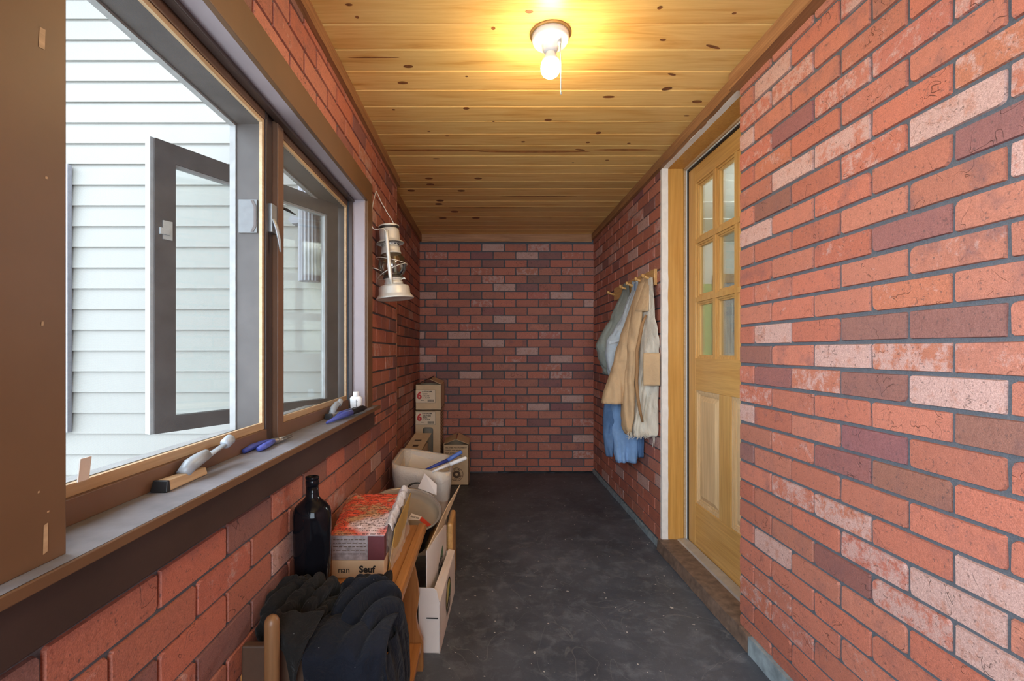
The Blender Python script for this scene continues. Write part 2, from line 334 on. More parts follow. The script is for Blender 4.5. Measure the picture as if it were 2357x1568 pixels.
# left wall, near (window) part and the set-back far part
mb=MB(); mb.cur=1
W0,W1=.627,2.214      # window opening along the wall
mb.box(-.70,LX,-1.35,2.98,0,.874); mb.box(-.70,LX,-1.35,2.98,1.90,CZ); mb.box(-.70,LX,W1+.025,2.98,.874,1.90); mb.box(-.70,LX,.47,W0-.022,.874,1.90); mb.box(-.70,LX,-1.35,-1.25,.874,1.90)  # also leaves an unseen gap near the camera, added to admit sky light
PL=lambda u,z,h:(LX+h,u,z)
bricks(mb,PL,-1.35,2.98,.0,.78,.8168,.6896+.0)
bricks(mb,PL,2.304,2.975,.78,1.955,1.25,2.010); bricks(mb,PL,-1.35,2.975,1.955,2.19,1.25,2.010,shares=(.8,.9,.91))
struct('wall_left_near',mb,M2,attrs=True)
mb=MB(); mb.cur=1; mb.box(-.75,LFX,2.98,BY,0,CZ); bricks(mb,lambda u,z,h:(LFX+h,u,z),2.98,BY,.0,2.17,3.05,2.078); struct('wall_left_far',mb,M2,attrs=True)
# end wall behind the camera, with an unseen opening added to let sky light in
mb=MB(); mb.box(-.70,1.14,-1.45,-1.35,0,.55); mb.box(-.70,1.14,-1.45,-1.35,2.1,CZ); mb.box(-.70,-.5,-1.45,-1.35,.55,2.1); mb.box(.55,1.14,-1.45,-1.35,.55,2.1); struct('wall_front',mb,[PAINTT])
portal((.025,-1.40,1.33),(PI/2,0,0),1.05,1.55)          # shines towards +y
# floor
mb=MB(); mb.box(-.8,1.14,-1.45,BY+.1,-.12,0); struct('floor',mb,[FLR])
# ceiling of tongue and groove boards with knots
mb=MB(); PIT=.1325; y=1.834-25*PIT; 
while y<BY+.05:
    k=random.uniform(.86,1.08); h=random.uniform(-.05,.05)
    if abs(y-(1.834+5*PIT))<.01: k=.86
    mb.col=(k,k*(1-h*.6),k*(1-h),1); mb.pat=(random.random(),random.random(),random.random(),1); mb.cur=0
    a,b=y+.0012,y+PIT-.0012; X0,X1=-.75,1.14
    prof=[(a,CZ+.02),(a,CZ+.005),(a+.008,CZ),(b-.002,CZ),(b,CZ+.004),(b,CZ+.02)]
    for (p0,q0),(p1,q1) in zip(prof,prof[1:]): mb.poly([(X0,p0,q0),(X0,p1,q1),(X1,p1,q1),(X1,p0,q0)])
    y+=PIT
mb.cur=2; mb.box(-.8,1.14,-1.45,BY+.1,CZ+.018,CZ+.08)
mb.cur=1
def knot(px,py,w,h,ang=0,cur=1):
    p=on_z(px,py,CZ); s=p.y/F; a=w/2*s; b=max(.004,(h/2*s)*(p.y/1.0957)); b=min(b,.03); mb.cur=cur
    zz=CZ-.0006 if cur==1 else CZ-.0003
    mb.poly([(p.x+a*math.cos(t)*math.cos(ang)-b*math.sin(t)*math.sin(ang), p.y+a*math.cos(t)*math.sin(ang)+b*math.sin(t)*math.cos(ang), zz) for t in [2*PI*i/18*-1 for i in range(18)]])
for x,y_,ww,hh in ((583,37,60,22),(650,140,30,24),(2065,95,66,28),(1770,232,34,28),(1070,545,80,26),(1025,680,84,24),(1550,627,24,12),(950,902,28,12),(1547,890,52,22),(2015,1165,34,12),(1390,1117,36,9),(1300,1305,60,8),(2220,985,60,18),(1770,998,18,8),(1240,1080,26,7)):
    knot(640+x*.28,y_*.28,ww*.28,hh*.28)
for x,y_,ww,hh,an in ((975,63,44,30,0),(1595,110,38,20,0),(1000,332,54,20,.2),(1420,390,150,20,.35),(1075,620,80,16,.35),(1033,740,84,30,-.3),(547,808,104,20,0),(1285,848,86,24,.15),(462,1108,48,20,-.2),(375,1188,34,12,0),(716,1195,30,10,0),(1198,965,50,12,.1),(310,1250,90,14,.3),(535,1336,36,8,0),(250,1356,20,6,0)):
    knot(1250+x*.2758,y_*.2758,ww*.2758,hh*.2758,an)
for x,y_ in ((620,288),(835,218),(1110,525),(975,598),(1350,597),(930,440),(945,400),(1185,290),(1375,150),(820,150)): knot(820+x*.204,380+y_*.204,18,4.5)
for px,py,ww,hh in ((1000,346,230,5),(1230,349,260,5),(1440,345,150,4.5),(1130,478,200,2.5),(1240,452,180,2)): knot(px,py,ww,hh,0,3)
knot(860,132,120,3,0,1)
struct('ceiling',mb,[CEIL,KNOT,KRAFTD,STREAK],attrs=True)

# ------------------------------------------------------------------ trims
def rough_strip(mb, ax, a0,a1, r, n=60, amp=.004, seed=0):
    """bar along an axis; r = (c0,c1,z0,z1) of the other horizontal axis and height, with an uneven lower edge"""
    c0,c1,z0,z1=r; R=[]
    for i in range(n+1):
        t=lerp(a0,a1,i/n); j=noise.noise(Vector((t*9+seed,seed,0)))*amp; j2=noise.noise(Vector((t*14+seed,3+seed,0)))*amp*.6
        q=[(c0+j2,z0+j),(c1,z0+j*.5),(c1,z1),(c0+j2*.5,z1)]
        R.append([(c,t,z) if ax=='y' else (t,c,z) for c,z in q])
    mb.rings(R)
mb=MB(); rough_strip(mb,'y',-1.35,1.86,(.958,RX,2.178,CZ),50,.005,1); rough_strip(mb,'y',1.86,BY,(.978,RX,2.187,CZ),60,.006,2); struct('trim_1',mb,[ROUGHW])
mb=MB(); rough_strip(mb,'x',LFX+.02,.985,(BY-.022,BY,2.168,CZ),50,.007,3); struct('trim_2',mb,[ROUGHX])
mb=MB(); rough_strip(mb,'y',-1.35,2.97,(-.552,LX,2.186,CZ),70,.003,4); struct('trim_3',mb,[ROUGHW])
mb=MB(); rough_strip(mb,'y',2.98,BY-.02,(-.612,LFX,2.17,CZ),40,.004,5); struct('trim_4',mb,[ROUGHW])
mb=MB(); mb.box(-.585,-.5705,2.972,2.984,0,2.2); struct('trim_5',mb,[ROUGHW])
mb=MB(); rough_strip(mb,'y',2.69,BY,(RX-.014,RX,0,.034),60,.006,6); struct('baseboard_right',mb,[GRYB])
mb=MB(); rough_strip(mb,'y',-1.35,1.77,(RX-.022,RX,0,.068),60,.006,8); struct('baseboard_right_near',mb,[GRYB])
mb=MB(); rough_strip(mb,'x',.1,RX,(BY-.012,BY,0,.016),40,.012,9); struct('baseboard_back',mb,[BLK])

# ------------------------------------------------------------------ windows on the left
mb=MB(); mb.box(-.66,-.535,-1.3,2.36,.857,.8735); mb.cur=1; mb.poly([(-.655,-1.3,.8741),(-.5385,-1.3,.8741),(-.5385,2.355,.8741),(-.655,2.355,.8741)])
mb.cur=0; struct('trim_6',mb,[PAINTT,SILLT],bevel=.0015)
mb=MB(); mb.box(LX,-.553,-1.3,2.31,.776,.857); struct('trim_7',mb,[DKBR],bevel=.003)  # apron; the shade under the sill is put into its dark colour
# casing: head, near side, far side
mb=MB(); mb.box(LX,-.562,.535,2.304,1.855,1.957); mb.box(LX,-.562,.535,W0,.874,1.855); mb.box(LX,-.562,W1+.002,2.304,.874,1.855); mb.box(LX,-.562,-1.05,.535,1.855,1.957)
mb.cur=1
for px,py,ww,hh in ((96,88,16,50),(104,1240,12,70),(97,745,6,10),(106,409,6,6),(88,1133,5,5),(110,1178,6,4)):
    d=.562*F/(CX-px); p=at(px,py,d); a=ww*.5*d*d/(.562*F); b=hh*.5*d/F; mb.poly([(-.5615,p.y-a,p.z-b),(-.5615,p.y+a*.8,p.z-b*.9),(-.5615,p.y+a,p.z+b),(-.5615,p.y-a*.7,p.z+b*.9)])
struct('trim_8',mb,[PAINTT,TANW],bevel=.0015)
# jamb linings of the whole opening (stepped head, far reveal)
mb=MB(); mb.cur=1; mb.box(-.645,LX+.004,W0-.02,W1+.02,1.8552,1.885); mb.box(-.645,LX+.004,W1-.012,W1+.02,.8745,1.855)
mb.cur=0; mb.box(-.645,-.622,W0,W1,1.842,1.8548); mb.box(-.645,-.628,W1-.026,W1-.012,.874,1.855); mb.box(-.70,LX,W0-.02,W0,.8745,1.8545); mb.box(-.76,-.655,W0-.02,W1+.02,1.8555,1.90)
struct('trim_9',mb,[DKBR,VINYL],bevel=.002)
def window_unit(name,y0,y1,scr,mainz0=.916,top=1.81):
    wn=sempty(name,(-.70,(y0+y1)/2,.874))
    f=MB(); f.box(-.66,-.645,y0,y1,.874,.916); f.box(-.66,-.650,y0,y1,top+.012,1.8548); obj('window_frame',f,PAINT,wn,bevel=.0015)
    g=MB(); g.box(-.662,-.6535,y0,y1,.9165,.936); g.box(-.662,-.6535,y0,y1,top,top+.0115); g.box(-.662,-.6535,y0,y0+.012,.936,top); g.box(-.662,-.6535,y1-.012,y1,.936,top)
    obj('screen_frame',g,TANW,wn)
    s_=MB(); s_.poly([(-.6615,y0+.01,.93),(-.6615,y1-.01,.93),(-.6615,y1-.01,top+.004),(-.6615,y0+.01,top+.004)]); obj('insect_screen',s_,scr,wn)
    j=MB(); j.box(-.735,-.6625,y0-.02,y0,.88,top+.04); j.box(-.735,-.6625,y1,y1+.02,.88,top+.04); j.box(-.735,-.6625,y0,y1,top,top+.04); j.box(-.735,-.6625,y0,y1,.88,.912)
    obj('outer_frame',j,JAMB,wn)
    e=MB(); e.box(-.752,-.735,y0-.02,y0+.004,.88,top+.04); e.box(-.752,-.735,y1-.004,y1+.02,.88,top+.04); e.box(-.752,-.735,y0,y1,top-.006,top+.04); e.box(-.765,-.735,y0,y1,.88,.915)
    obj('weather_edge',e,EDGE,wn); return wn
w1=window_unit('window_1',W0,1.375,SCR1)
w2=window_unit('window_2',1.478,2.188,SCR2)
mb=MB(); mb.box(-.75,-.655,1.395,1.43,.874,1.855); mb.cur=1; mb.box(-.75,-.640,1.436,1.478,.874,1.85); mb.cur=2; mb.box(-.70,-.648,1.376,1.392,.874,1.85); mb.cur=0; mb.box(-.70,-.66,1.428,1.438,.874,1.855)
struct('trim_10',mb,[DKBR,PAINT,DKBR],bevel=.002)
# open casement leaf of the far window, swung outwards
hinge=Vector((-.712,2.156,0)); free=Vector((-1.072,1.487,0)); du=(free-hinge).normalized(); dn=Vector((-du.y,du.x,0)); LEN=(free-hinge).length
def sash(par):
    z0,z1,wd,th=.884,1.814,.062,.036
    def bar(m,a0,a1,b0,b1,t0=0,t1=th):
        P=lambda a,t,z: hinge+du*a+dn*t+Vector((0,0,z))
        m.hexa([P(a0,t0,b0),P(a1,t0,b0),P(a1,t1,b0),P(a0,t1,b0)],[P(a0,t0,b1),P(a1,t0,b1),P(a1,t1,b1),P(a0,t1,b1)])
    m=MB(); bar(m,0,LEN,z0,z0+wd*.8); bar(m,0,LEN,z1-wd,z1); bar(m,0,wd,z0+wd*.8,z1-wd); bar(m,LEN-wd,LEN,z0+wd*.8,z1-wd)
    s_=obj('casement_sash',m,JAMB,par)
    m=MB(); bar(m,LEN+.001,LEN+.012,z0,z1,.004,.032); bar(m,wd,wd+.008,z0+wd*.8,z1-wd,.01,.03); bar(m,wd,LEN-wd,z1-wd-.008,z1-wd,.01,.03); obj('sash_edge',m,EDGE,s_)
    m=MB(); bar(m,wd,LEN-wd,z0+wd*.8,z1-wd,.016,.02); obj('sash_glass',m,GLASS,s_)
    m=MB(); 
    for t0,t1 in ((-.004,-.0002),(th+.0002,th+.004)): bar(m,LEN-.05,LEN-.022,1.50,1.56,t0,t1); bar(m,LEN-.04,LEN-.012,1.515,1.535,t0*2 if t0<0 else t0,t1 if t0<0 else t1*1.1)
    obj('sash_keeper',m,ZINC,s_)
sash(w2)
# window hardware
m=MB(); P=lambda px,py,X:on_x(px,py,X)
m.slab([(-.726,1.374,1.49),(-.672,1.374,1.49),(-.672,1.374,1.588),(-.726,1.374,1.588)],(0,-.004,0)); LOCK=plain('grey_zinc_plate',(.13,.135,.14),.5,0,.1,60); lp=obj('lock_plate',m,LOCK,w1,bevel=.001); m=MB(); m.slab([(-.690,1.3695,1.493),(-.682,1.3695,1.493),(-.674,1.3695,1.508),(-.674,1.3695,1.570),(-.682,1.3695,1.585),(-.690,1.3695,1.585),(-.681,1.3695,1.566),(-.681,1.3695,1.512)],(0,-.001,0)); obj('lock_latch',m,DKBR,lp)
m=MB(); m.box(-.662,-.640,1.396,1.430,1.50,1.585); m.tube([(-.640,1.405,1.54),(-.632,1.410,1.515),(-.628,1.418,1.48),(-.626,1.424,1.445)],[.008,.009,.008,.004],8,True,.6); obj('lock_lever',m,ZINC,w1,bevel=.001)
m=MB(); m.tube([(-.655,1.480,1.60),(-.654,1.53,1.606),(-.655,1.60,1.610)],[.006,.007,.003],8,True,.6); obj('lock_lever',m,BLK,w2)
p=on_x(190,1090,-.653); m=MB(); m.slab([(-.650,p.y-.012,.936),(-.650,p.y+.009,.936),(-.650,p.y+.014,.972),(-.650,p.y-.007,.972)],(-.002,0,0)); obj('screen_pull_tab',m,OFFW,w1)
CRK=plain('pale_blue_grey_enamel',(.33,.365,.40),.4,.15,.15,40,.1)
def crank(par,y0,fold):
    X=-.626; z=.8745; b=MB(); b.hexa([(X-.016,y0,z),(X+.016,y0,z),(X+.014,y0+.125,z),(X-.014,y0+.125,z)],[(X-.013,y0,z+.021),(X+.013,y0,z+.021),(X+.010,y0+.125,z+.016),(X-.010,y0+.125,z+.016)])
    base=obj('window_crank',b,TANW if not fold else CRK,par,bevel=.003)
    e=MB(); e.hexa([(X-.0165,y0-.012,z),(X+.0165,y0-.012,z),(X+.0165,y0,z),(X-.0165,y0,z)],[(X-.0145,y0-.006,z+.022),(X+.0145,y0-.006,z+.022),(X+.0145,y0,z+.022),(X-.0145,y0,z+.022)]); obj('crank_end',e,BLK,base,bevel=.002)
    a=MB(); s0=y0+.06 if not fold else y0+.03
    if not fold:
        a.tube([(X,s0,z+.016),(X+.002,s0+.02,z+.03),(X+.003,s0+.045,z+.036),(X+.004,s0+.075,z+.041)],[.013,.015,.014,.012],12)
        a.tube([(X+.004,s0+.07,z+.036),(X+.004,s0+.11,z+.042),(X+.004,s0+.15,z+.049)],[.011,.008,.008],10,True,.45); obj('crank_arm',a,CRK,base)
        k=MB(); k.lathe([(.0095,0),(.0125,.006),(.0125,.028),(.011,.03),(.009,.028),(.008,.02)],Matrix.Translation((X+.004,s0+.145,z+.048))@Matrix.Rotation(-1.25,4,'X'),18); obj('crank_knob',k,CRK,base)
    else:
        a.tube([(X,s0,z+.014),(X,s0+.02,z+.034),(X+.002,s0+.06,z+.05),(X+.003,s0+.085,z+.043)],[.012,.014,.012,.008],12); obj('crank_arm',a,CRK,base)
        k=MB(); k.lathe([(.008,0),(.011,.006),(.011,.032),(.009,.034)],Matrix.Translation((X+.003,s0+.078,z+.042))@Matrix.Rotation(-1.0,4,'X'),18); obj('crank_knob',k,CRK,base)
crank(w1,.905,False); crank(w2,1.86,True)
portal((-.72,1.0,1.37),(0,-PI/2,0),.87,.74); portal((-.72,1.83,1.37),(0,-PI/2,0),.87,.70); portal((-.70,-.39,1.37),(0,-PI/2,0),.98,1.70)

# ------------------------------------------------------------------ outside
mb=MB(); SY=2.60; EX=.1144; z=2.062-20*EX
while z<3.7:
    mb.hexa([(-5,SY-.014,z),(-.70,SY-.014,z),(-.70,SY+.03,z),(-5,SY+.03,z)],[(-5,SY-.002,z+EX),(-.70,SY-.002,z+EX),(-.70,SY+.03,z+EX),(-5,SY+.03,z+EX)]); z+=EX
tag(obj('clapboard_house_wall',mb,SID),'white clapboard siding of the house wing seen outside the windows','house wall')
GREYV=plain('grey_vinyl',(.19,.19,.21),.6,0,.1,40)
mb=MB(); x1=at(157,500,2.56).x; mb.box(x1-.34,x1,2.555,2.584,.70,2.165); 
for i in range(44): zz=.745+i*.0315; mb.hexa([(x1-.30,2.545,zz),(x1-.045,2.545,zz),(x1-.045,2.556,zz),(x1-.30,2.556,zz)],[(x1-.30,2.552,zz+.027),(x1-.045,2.552,zz+.027),(x1-.045,2.556,zz+.027),(x1-.30,2.556,zz+.027)])
tag(obj('window_shutter',mb,GREYV,bevel=.002),'tall grey louvred shutter on the white siding at far left','shutter')
t=thing('downspout','grey ribbed downspout on the white siding outside the far window','downspout',at(711,648,2.53))
mb=MB(); c=at(711,648,2.53); R=[]
for zz in (c.z,3.3):
    R.append([(c.x+(.052+(.004 if k%2 else -.002))*math.cos(2*PI*k/36),2.53+(.045+(.004 if k%2 else -.002))*math.sin(2*PI*k/36),zz) for k in range(36)])
mb.rings(R); obj('ribbed_pipe',mb,GREYV,t)
mb=MB(); q=[at(*p,2.52) for p in ((662,506),(669,497),(682,497),(688,502),(735,502),(735,507),(690,510),(683,514),(671,514))]; mb.slab(q,(0,.06,0)); obj('strap_bracket',mb,GREYV,t)
mb=MB(); mb.box(-12,-.7,-8,14,-.35,-.25); struct('ground',mb,[plain('pale_bounce_ground',(.62,.61,.57),.8)])  # unseen ground, made pale to bounce daylight up to the ceiling

mb=MB(); mb.box(-5,-.70,2.05,2.63,3.72,3.80); struct('added_wing_eave',mb,[PAINT])  # unseen wing eave, added to keep sky light off the siding
mb=MB(); mb.box(-1.2,-.70,-1.6,2.58,2.36,2.42); struct('added_porch_eave',mb,[PAINT])  # unseen porch overhang, added to dim the siding outside the windows
# ------------------------------------------------------------------ door
d1=sempty('door_1',(1.16,2.27,.06)); DX=1.147; Y0,Y1=1.865,2.681
mb=MB(); mb.box(1.034,1.124,2.682,2.712,.065,2.186); mb.box(1.034,1.124,1.857,2.712,2.186,2.205); mb.box(1.034,1.19,1.835,1.862,.065,2.186); obj('door_jamb',mb,JAMBW,d1,bevel=.001)
mb=MB(); mb.box(1.124,1.136,2.676,2.712,.065,2.186); mb.box(1.124,1.19,2.6815,2.712,.065,2.186); mb.box(1.124,1.19,1.857,2.712,2.175,2.205); obj('door_stop',mb,TANW,d1)
mb=MB(); mb.box(1.134,1.139,2.670,2.6755,.07,2.176); mb.box(1.134,1.139,1.86,2.6755,2.170,2.1755); obj('weather_strip',mb,WHT,d1)
mb=MB(); mb.box(1.1395,1.158,2.668,2.681,.07,2.176); mb.box(1.1395,1.158,1.86,2.681,2.160,2.176); obj('rubber_seal',mb,BLK,d1)
TH=.042; YA,YB=1.862,2.668; ZB,ZT=.072,2.160
leaf=MB(); leaf.box(DX,DX+TH,YA,YA+.098,ZB,ZT); leaf.box(DX,DX+TH,YB-.085,YB,ZB,ZT); leaf.box(DX,DX+TH,2.21,2.32,.31,.93)
lf=obj('door_stile',leaf,DOORV,d1,bevel=.002)
r=MB(); r.box(DX,DX+TH,YA+.098,YB-.085,ZB,.31); r.box(DX,DX+TH,YA+.098,YB-.085,.93,1.105); r.box(DX,DX+TH,YA+.098,YB-.085,2.065,ZT); obj('door_rail',r,DOORH,d1,bevel=.002)
ya,yb=YA+.098,YB-.085; n3=[ya+(yb-ya)*i/3 for i in range(4)]; zr=[1.105,1.425,1.745,2.065]
mu=MB()
for y in n3[1:3]: mu.box(DX+.002,DX+TH-.002,y-.012,y+.012,1.105,2.065)
for zz in zr[1:3]: mu.box(DX+.001,DX+TH-.001,ya,yb,zz-.012,zz+.012)
for i in range(3):
    for k in range(3):
        a,b=n3[i]+(.012 if i else 0),n3[i+1]-(.012 if i<2 else 0); c,e=zr[k]+(.012 if k else 0),zr[k+1]-(.012 if k<2 else 0)
        for s_,o_ in ((.010,.010),(.018,.016)):
            mu.box(DX+o_,DX+TH-.0085+s_*.02,a,a+s_,c,e); mu.box(DX+o_,DX+TH-.008,b-s_,b,c,e); mu.box(DX+o_,DX+TH-.008,a+s_,b-s_,c,c+s_); mu.box(DX+o_,DX+TH-.008,a+s_,b-s_,e-s_,e)
obj('door_muntin',mu,DOORV,d1)
for i in range(3):
    for k in range(3):
        g=MB(); g.box(DX+.024,DX+.028,n3[i]+.005,n3[i+1]-.005,zr[k]+.005,zr[k+1]-.005); obj('door_pane',g,GLASS,d1)
for a,b in ((ya,2.21),(2.32,yb)):
    g=MB(); g.box(DX+.018,DX+.03,a,b,.31,.93)
    for s_,o_ in ((.012,.006),(.022,.011)):
        g.box(DX+o_,DX+.03,a,a+s_,.31,.93); g.box(DX+o_,DX+.03,b-s_,b,.31,.93); g.box(DX+o_,DX+.03,a+s_,b-s_,.31,.31+s_); g.box(DX+o_,DX+.03,a+s_,b-s_,.93-s_,.93)
    I=[(DX+.0175,a+.03,.34),(DX+.0175,b-.03,.34),(DX+.0175,b-.03,.90),(DX+.0175,a+.03,.90)]; J=[(DX+.006,a+.055,.365),(DX+.006,b-.055,.365),(DX+.006,b-.055,.875),(DX+.006,a+.055,.875)]
    g.rings([I,J],False); g.poly(J[::-1]); obj('door_panel',g,DOORP,d1)
# white edge round the opening, threshold
mb=MB(); R=[]
rough_strip(mb,'y',1.857,2.702,(RX-.004,1.034,2.186,2.204),30,.003,21); 
for i in range(61):
    z=lerp(.066,2.19,i/60); j=noise.noise(Vector((z*12,5,0)))*.0025; R.append([(RX-.006+j,2.680,z),(1.0345+j,2.680,z),(1.0345,2.704,z),(RX-.006,2.704,z)])
mb.rings(R); struct('trim_11',mb,[OFFW])
mb=MB(); R=[]
for i in range(41):
    y=lerp(1.775,2.692,i/40); j=noise.noise(Vector((y*11,1,0)))*.005; j2=noise.noise(Vector((y*13,7,0)))*.004; k=.972+(2.692-y)*.012
    R.append([(k+j,y,.004),(1.005,y,.0),(1.16 if y>1.87 else 1.003,y,.0),(1.16 if y>1.87 else 1.003,y,.066),(1.005,y,.068+j2*.4),(k+.006+j,y,.066+j2)])
mb.rings(R); struct('trim_12',mb,[THRW],bevel=.003)
mb=MB(); mb.hexa([(1.085,1.862,.067),(1.145,1.862,.067),(1.145,2.676,.067),(1.085,2.676,.067)],[(1.092,1.862,.074),(1.140,1.862,.078),(1.140,2.676,.078),(1.092,2.676,.074)]); struct('trim_13',mb,[ALU])
# room behind the door
GRN=plain('green_wall_paint',(.36,.52,.20),.7,0,.04); CREAM=plain('cream_wall_paint',(.80,.80,.72),.7,0,.03)
mb=MB(); mb.box(1.25,4.2,5.5,5.6,0,1.93); mb.cur=1; mb.box(1.25,4.2,5.49,5.6,1.93,2.6); mb.box(4.2,4.3,.6,5.6,0,2.6); mb.box(1.25,4.2,.5,.6,0,2.6); mb.box(1.20,1.25,2.72,5.6,0,2.6); struct('wall_next_room',mb,[GRN,CREAM])
mb=MB(); mb.box(1.19,4.3,.5,5.6,2.42,2.5); 
for i in range(9): mb.box(1.25,4.2,1.0+i*.5,1.01+i*.5,2.412,2.42)
struct('ceiling_next_room',mb,[CREAM])
mb=MB(); mb.box(1.20,4.3,.5,5.6,-.1,.06); struct('floor_next_room',mb,[PAINTT])
t=sempty('window_3',(2.75,5.4,.06)); mb=MB(); mb.box(2.63,2.69,5.38,5.49,.06,2.0); mb.box(2.63,3.4,5.38,5.49,1.93,2.03); mb.box(2.87,2.95,5.38,5.49,.06,2.0); obj('window_frame',mb,TANW,t)
mb=MB(); 
mb.grid(40,8,lambda u,v:(lerp(2.69,2.86,u),5.42+.02*math.sin(u*30),lerp(.1,1.93,v))); obj('curtain',mb,WHT,t,solid=.004)

# ------------------------------------------------------------------ ceiling lamp
lc=on_z(1267,98,CZ-.03); lc.z=CZ
t=thing('ceiling_lamp','white porcelain ceiling lamp with a bare lit bulb and pull chain','lamp',lc); T=Matrix.Translation(lc)
PORC=plain('white_porcelain',(.80,.78,.74),.25,0,.03)
mb=MB(); mb.lathe([(.070,0),(.070,-.006),(.066,-.007)],T,40); obj('mounting_ring',mb,DOORH,t)
mb=MB(); mb.lathe([(.064,-.0065),(.064,-.022),(.058,-.032),(.03,-.036),(.027,-.04),(.027,-.054),(.024,-.058),(.022,-.064),(.017,-.065)],T,40); o=obj('porcelain_base',mb,PORC,t)
m=MB(); m.tube([lc+Vector((.026,-.01,-.036)),lc+Vector((.028,-.02,-.046)),lc+Vector((.028,-.026,-.052))],[.008,.007,.005],10); m.slab([lc+Vector((.022,-.046,-.0345)),lc+Vector((.030,-.046,-.0345)),lc+Vector((.030,-.030,-.0355)),lc+Vector((.022,-.030,-.0355))],(0,0,.003)); obj('chain_outlet',m,PORC,o)
mb=MB(); mb.lathe([(.014,-.062),(.0165,-.066),(.021,-.078),(.0285,-.092),(.0300,-.0965),(.0285,-.098)],T,32); bu=obj('bulb_collar',mb,PORC,t)
mb=MB(); mb.lathe([(.0285,-.0975),(.0320,-.107),(.0335,-.117),(.0320,-.129),(.0265,-.140),(.017,-.1475),(.003,-.1505)],T,32); obj('light_bulb',mb,emis('lit_bulb',(1,.76,.42),BULB),t)
mb=MB(); mb.tube([lc+Vector((.030,-.027,-.05)),lc+Vector((.032,-.028,-.12)),lc+Vector((.032,-.028,-.215))],.0012,6)
for i in range(40): mb.lathe([(.0004,-.0017),(.0017,0),(.0004,.0017)],Matrix.Translation(lc+Vector((.0312,-.0277,-.055-i*.004))),6)
mb.lathe([(.001,0),(.003,-.004),(.003,-.010),(.001,-.013)],Matrix.Translation(lc+Vector((.032,-.028,-.212))),8); obj('pull_chain',mb,ZINC,t)

# ------------------------------------------------------------------ lantern on the left wall
LB=Vector((-.470,2.40,0)); LB.z=CAMZ-(689-CY)*2.40/F
t=thing('oil_lantern','old silver oil lantern hanging by its wire handle beside the window','lantern',LB)
M=Matrix.Translation(LB)@Matrix.Rotation(math.radians(-5),4,'Y')@Matrix.Scale(.95,4)
def LP(x,y,z): return M@Vector((x,y,z))
mb=MB(); mb.lathe([(.020,.012),(.055,.010),(.088,.004),(.096,0),(.101,.003),(.100,.008),(.090,.018),(.084,.028),(.082,.060),(.076,.070),(.058,.076),(.046,.078)],M,48); obj('fuel_tank',mb,TIN,t)
mb=MB(); mb.lathe([(.050,.074),(.050,.090),(.044,.096),(.044,.104),(.052,.108),(.048,.112)],M,36); mb.cur=1; mb.lathe([(.05,.108),(.054,.112),(.054,.120),(.04,.124)],M,36); bn=obj('burner',mb,[TIN,DTIN],t)
m=MB(); m.tube([LP(.045,-.02,.10),LP(.064,-.03,.105),LP(.070,-.03,.098)],.004,8); obj('wick_knob',m,TIN,bn)
mb=MB(); mb.lathe([(.044,.122),(.063,.140),(.074,.165),(.075,.185),(.066,.220),(.051,.245)],M,40,False); obj('glass_globe',mb,GLOBE,t)
mb=MB(); mb.lathe([(.052,.243),(.055,.247),(.052,.252),(.049,.270),(.046,.285)],M,40); mb.lathe([(.044,.283),(.043,.305)],M,40); mb.lathe([(.074,.300),(.072,.305),(.056,.314),(.053,.322),(.053,.370),(.047,.378)],M,40,False)
mb.cur=1
for k in range(16): a=2*PI*k/16; p=LP(.0455*math.cos(a),.0455*math.sin(a),.293); mb.lathe([(.0028,-.001),(.0028,.001)],Matrix.Translation(p)@Vector((math.cos(a),math.sin(a),0)).to_track_quat('Z','Y').to_matrix().to_4x4(),8)
obj('crown',mb,[TIN,BLK],t)
mb=MB(); mb.lathe([(.046,.374),(.046,.386),(.053,.392),(.052,.396),(.03,.401),(.002,.403)],M,40); cp=obj('chimney_cap',mb,[DTIN],t)
m=MB(); m.lathe([(.055,.389),(.0555,.393),(.053,.397)],M,40,False); m.tube([LP(-.01,0,.40),LP(0,0,.412),LP(.01,0,.40)],.0015,6); obj('cap_rim',m,TIN,cp)
for s_ in (-1,1):
    m=MB(); m.wire([LP(.0,s_*.050,.345),LP(0,s_*.066,.35),LP(0,s_*.078,.335),LP(0,s_*.080,.28),LP(0,s_*.081,.18),LP(0,s_*.078,.115),LP(0,s_*.066,.086),LP(0,s_*.05,.078)],.0095,12); obj('air_tube',m,TIN,t)
mb=MB()
def ringw(z,r,tilt,a0=0,a1=2*PI): return [LP(r*math.cos(a),r*math.sin(a),z+tilt*math.cos(a)) for a in [lerp(a0,a1,i/40) for i in range(41)]]
mb.tube(ringw(.205,.080,-.022),.0018,6); mb.tube(ringw(.150,.080,.035),.0018,6)
mb.tube([LP(-.05,-.05,.15),LP(-.085,-.06,.165),LP(-.11,-.06,.168)],.0022,6); obj('wire_guard',mb,TIN,t)
mb=MB(); nail=on_x(862,445,-.570); mb.wire([LP(-.006,-.082,.325),LP(-.010,-.084,.36),at(858,525,2.303),at(857,480,2.305),nail+Vector((.008,-.012,-.004)),nail+Vector((.011,.004,.006)),at(876,462,2.41),at(889,486,2.43),LP(.02,.05,.415),LP(0,.078,.345)],.0022,8); obj('wire_handle',mb,TIN,t)
mb=MB(); mb.tube([nail+Vector((-.01,0,0)),nail+Vector((.014,0,.0))],.0018,8); mb.lathe([(.004,0),(.004,.0015)],Matrix.Translation(nail+Vector((.014,0,0)))@Matrix.Rotation(PI/2,4,'Y'),10); tag(obj('wall_nail',mb,ZINC),'nail in the brick wall holding the lantern handle','nail')

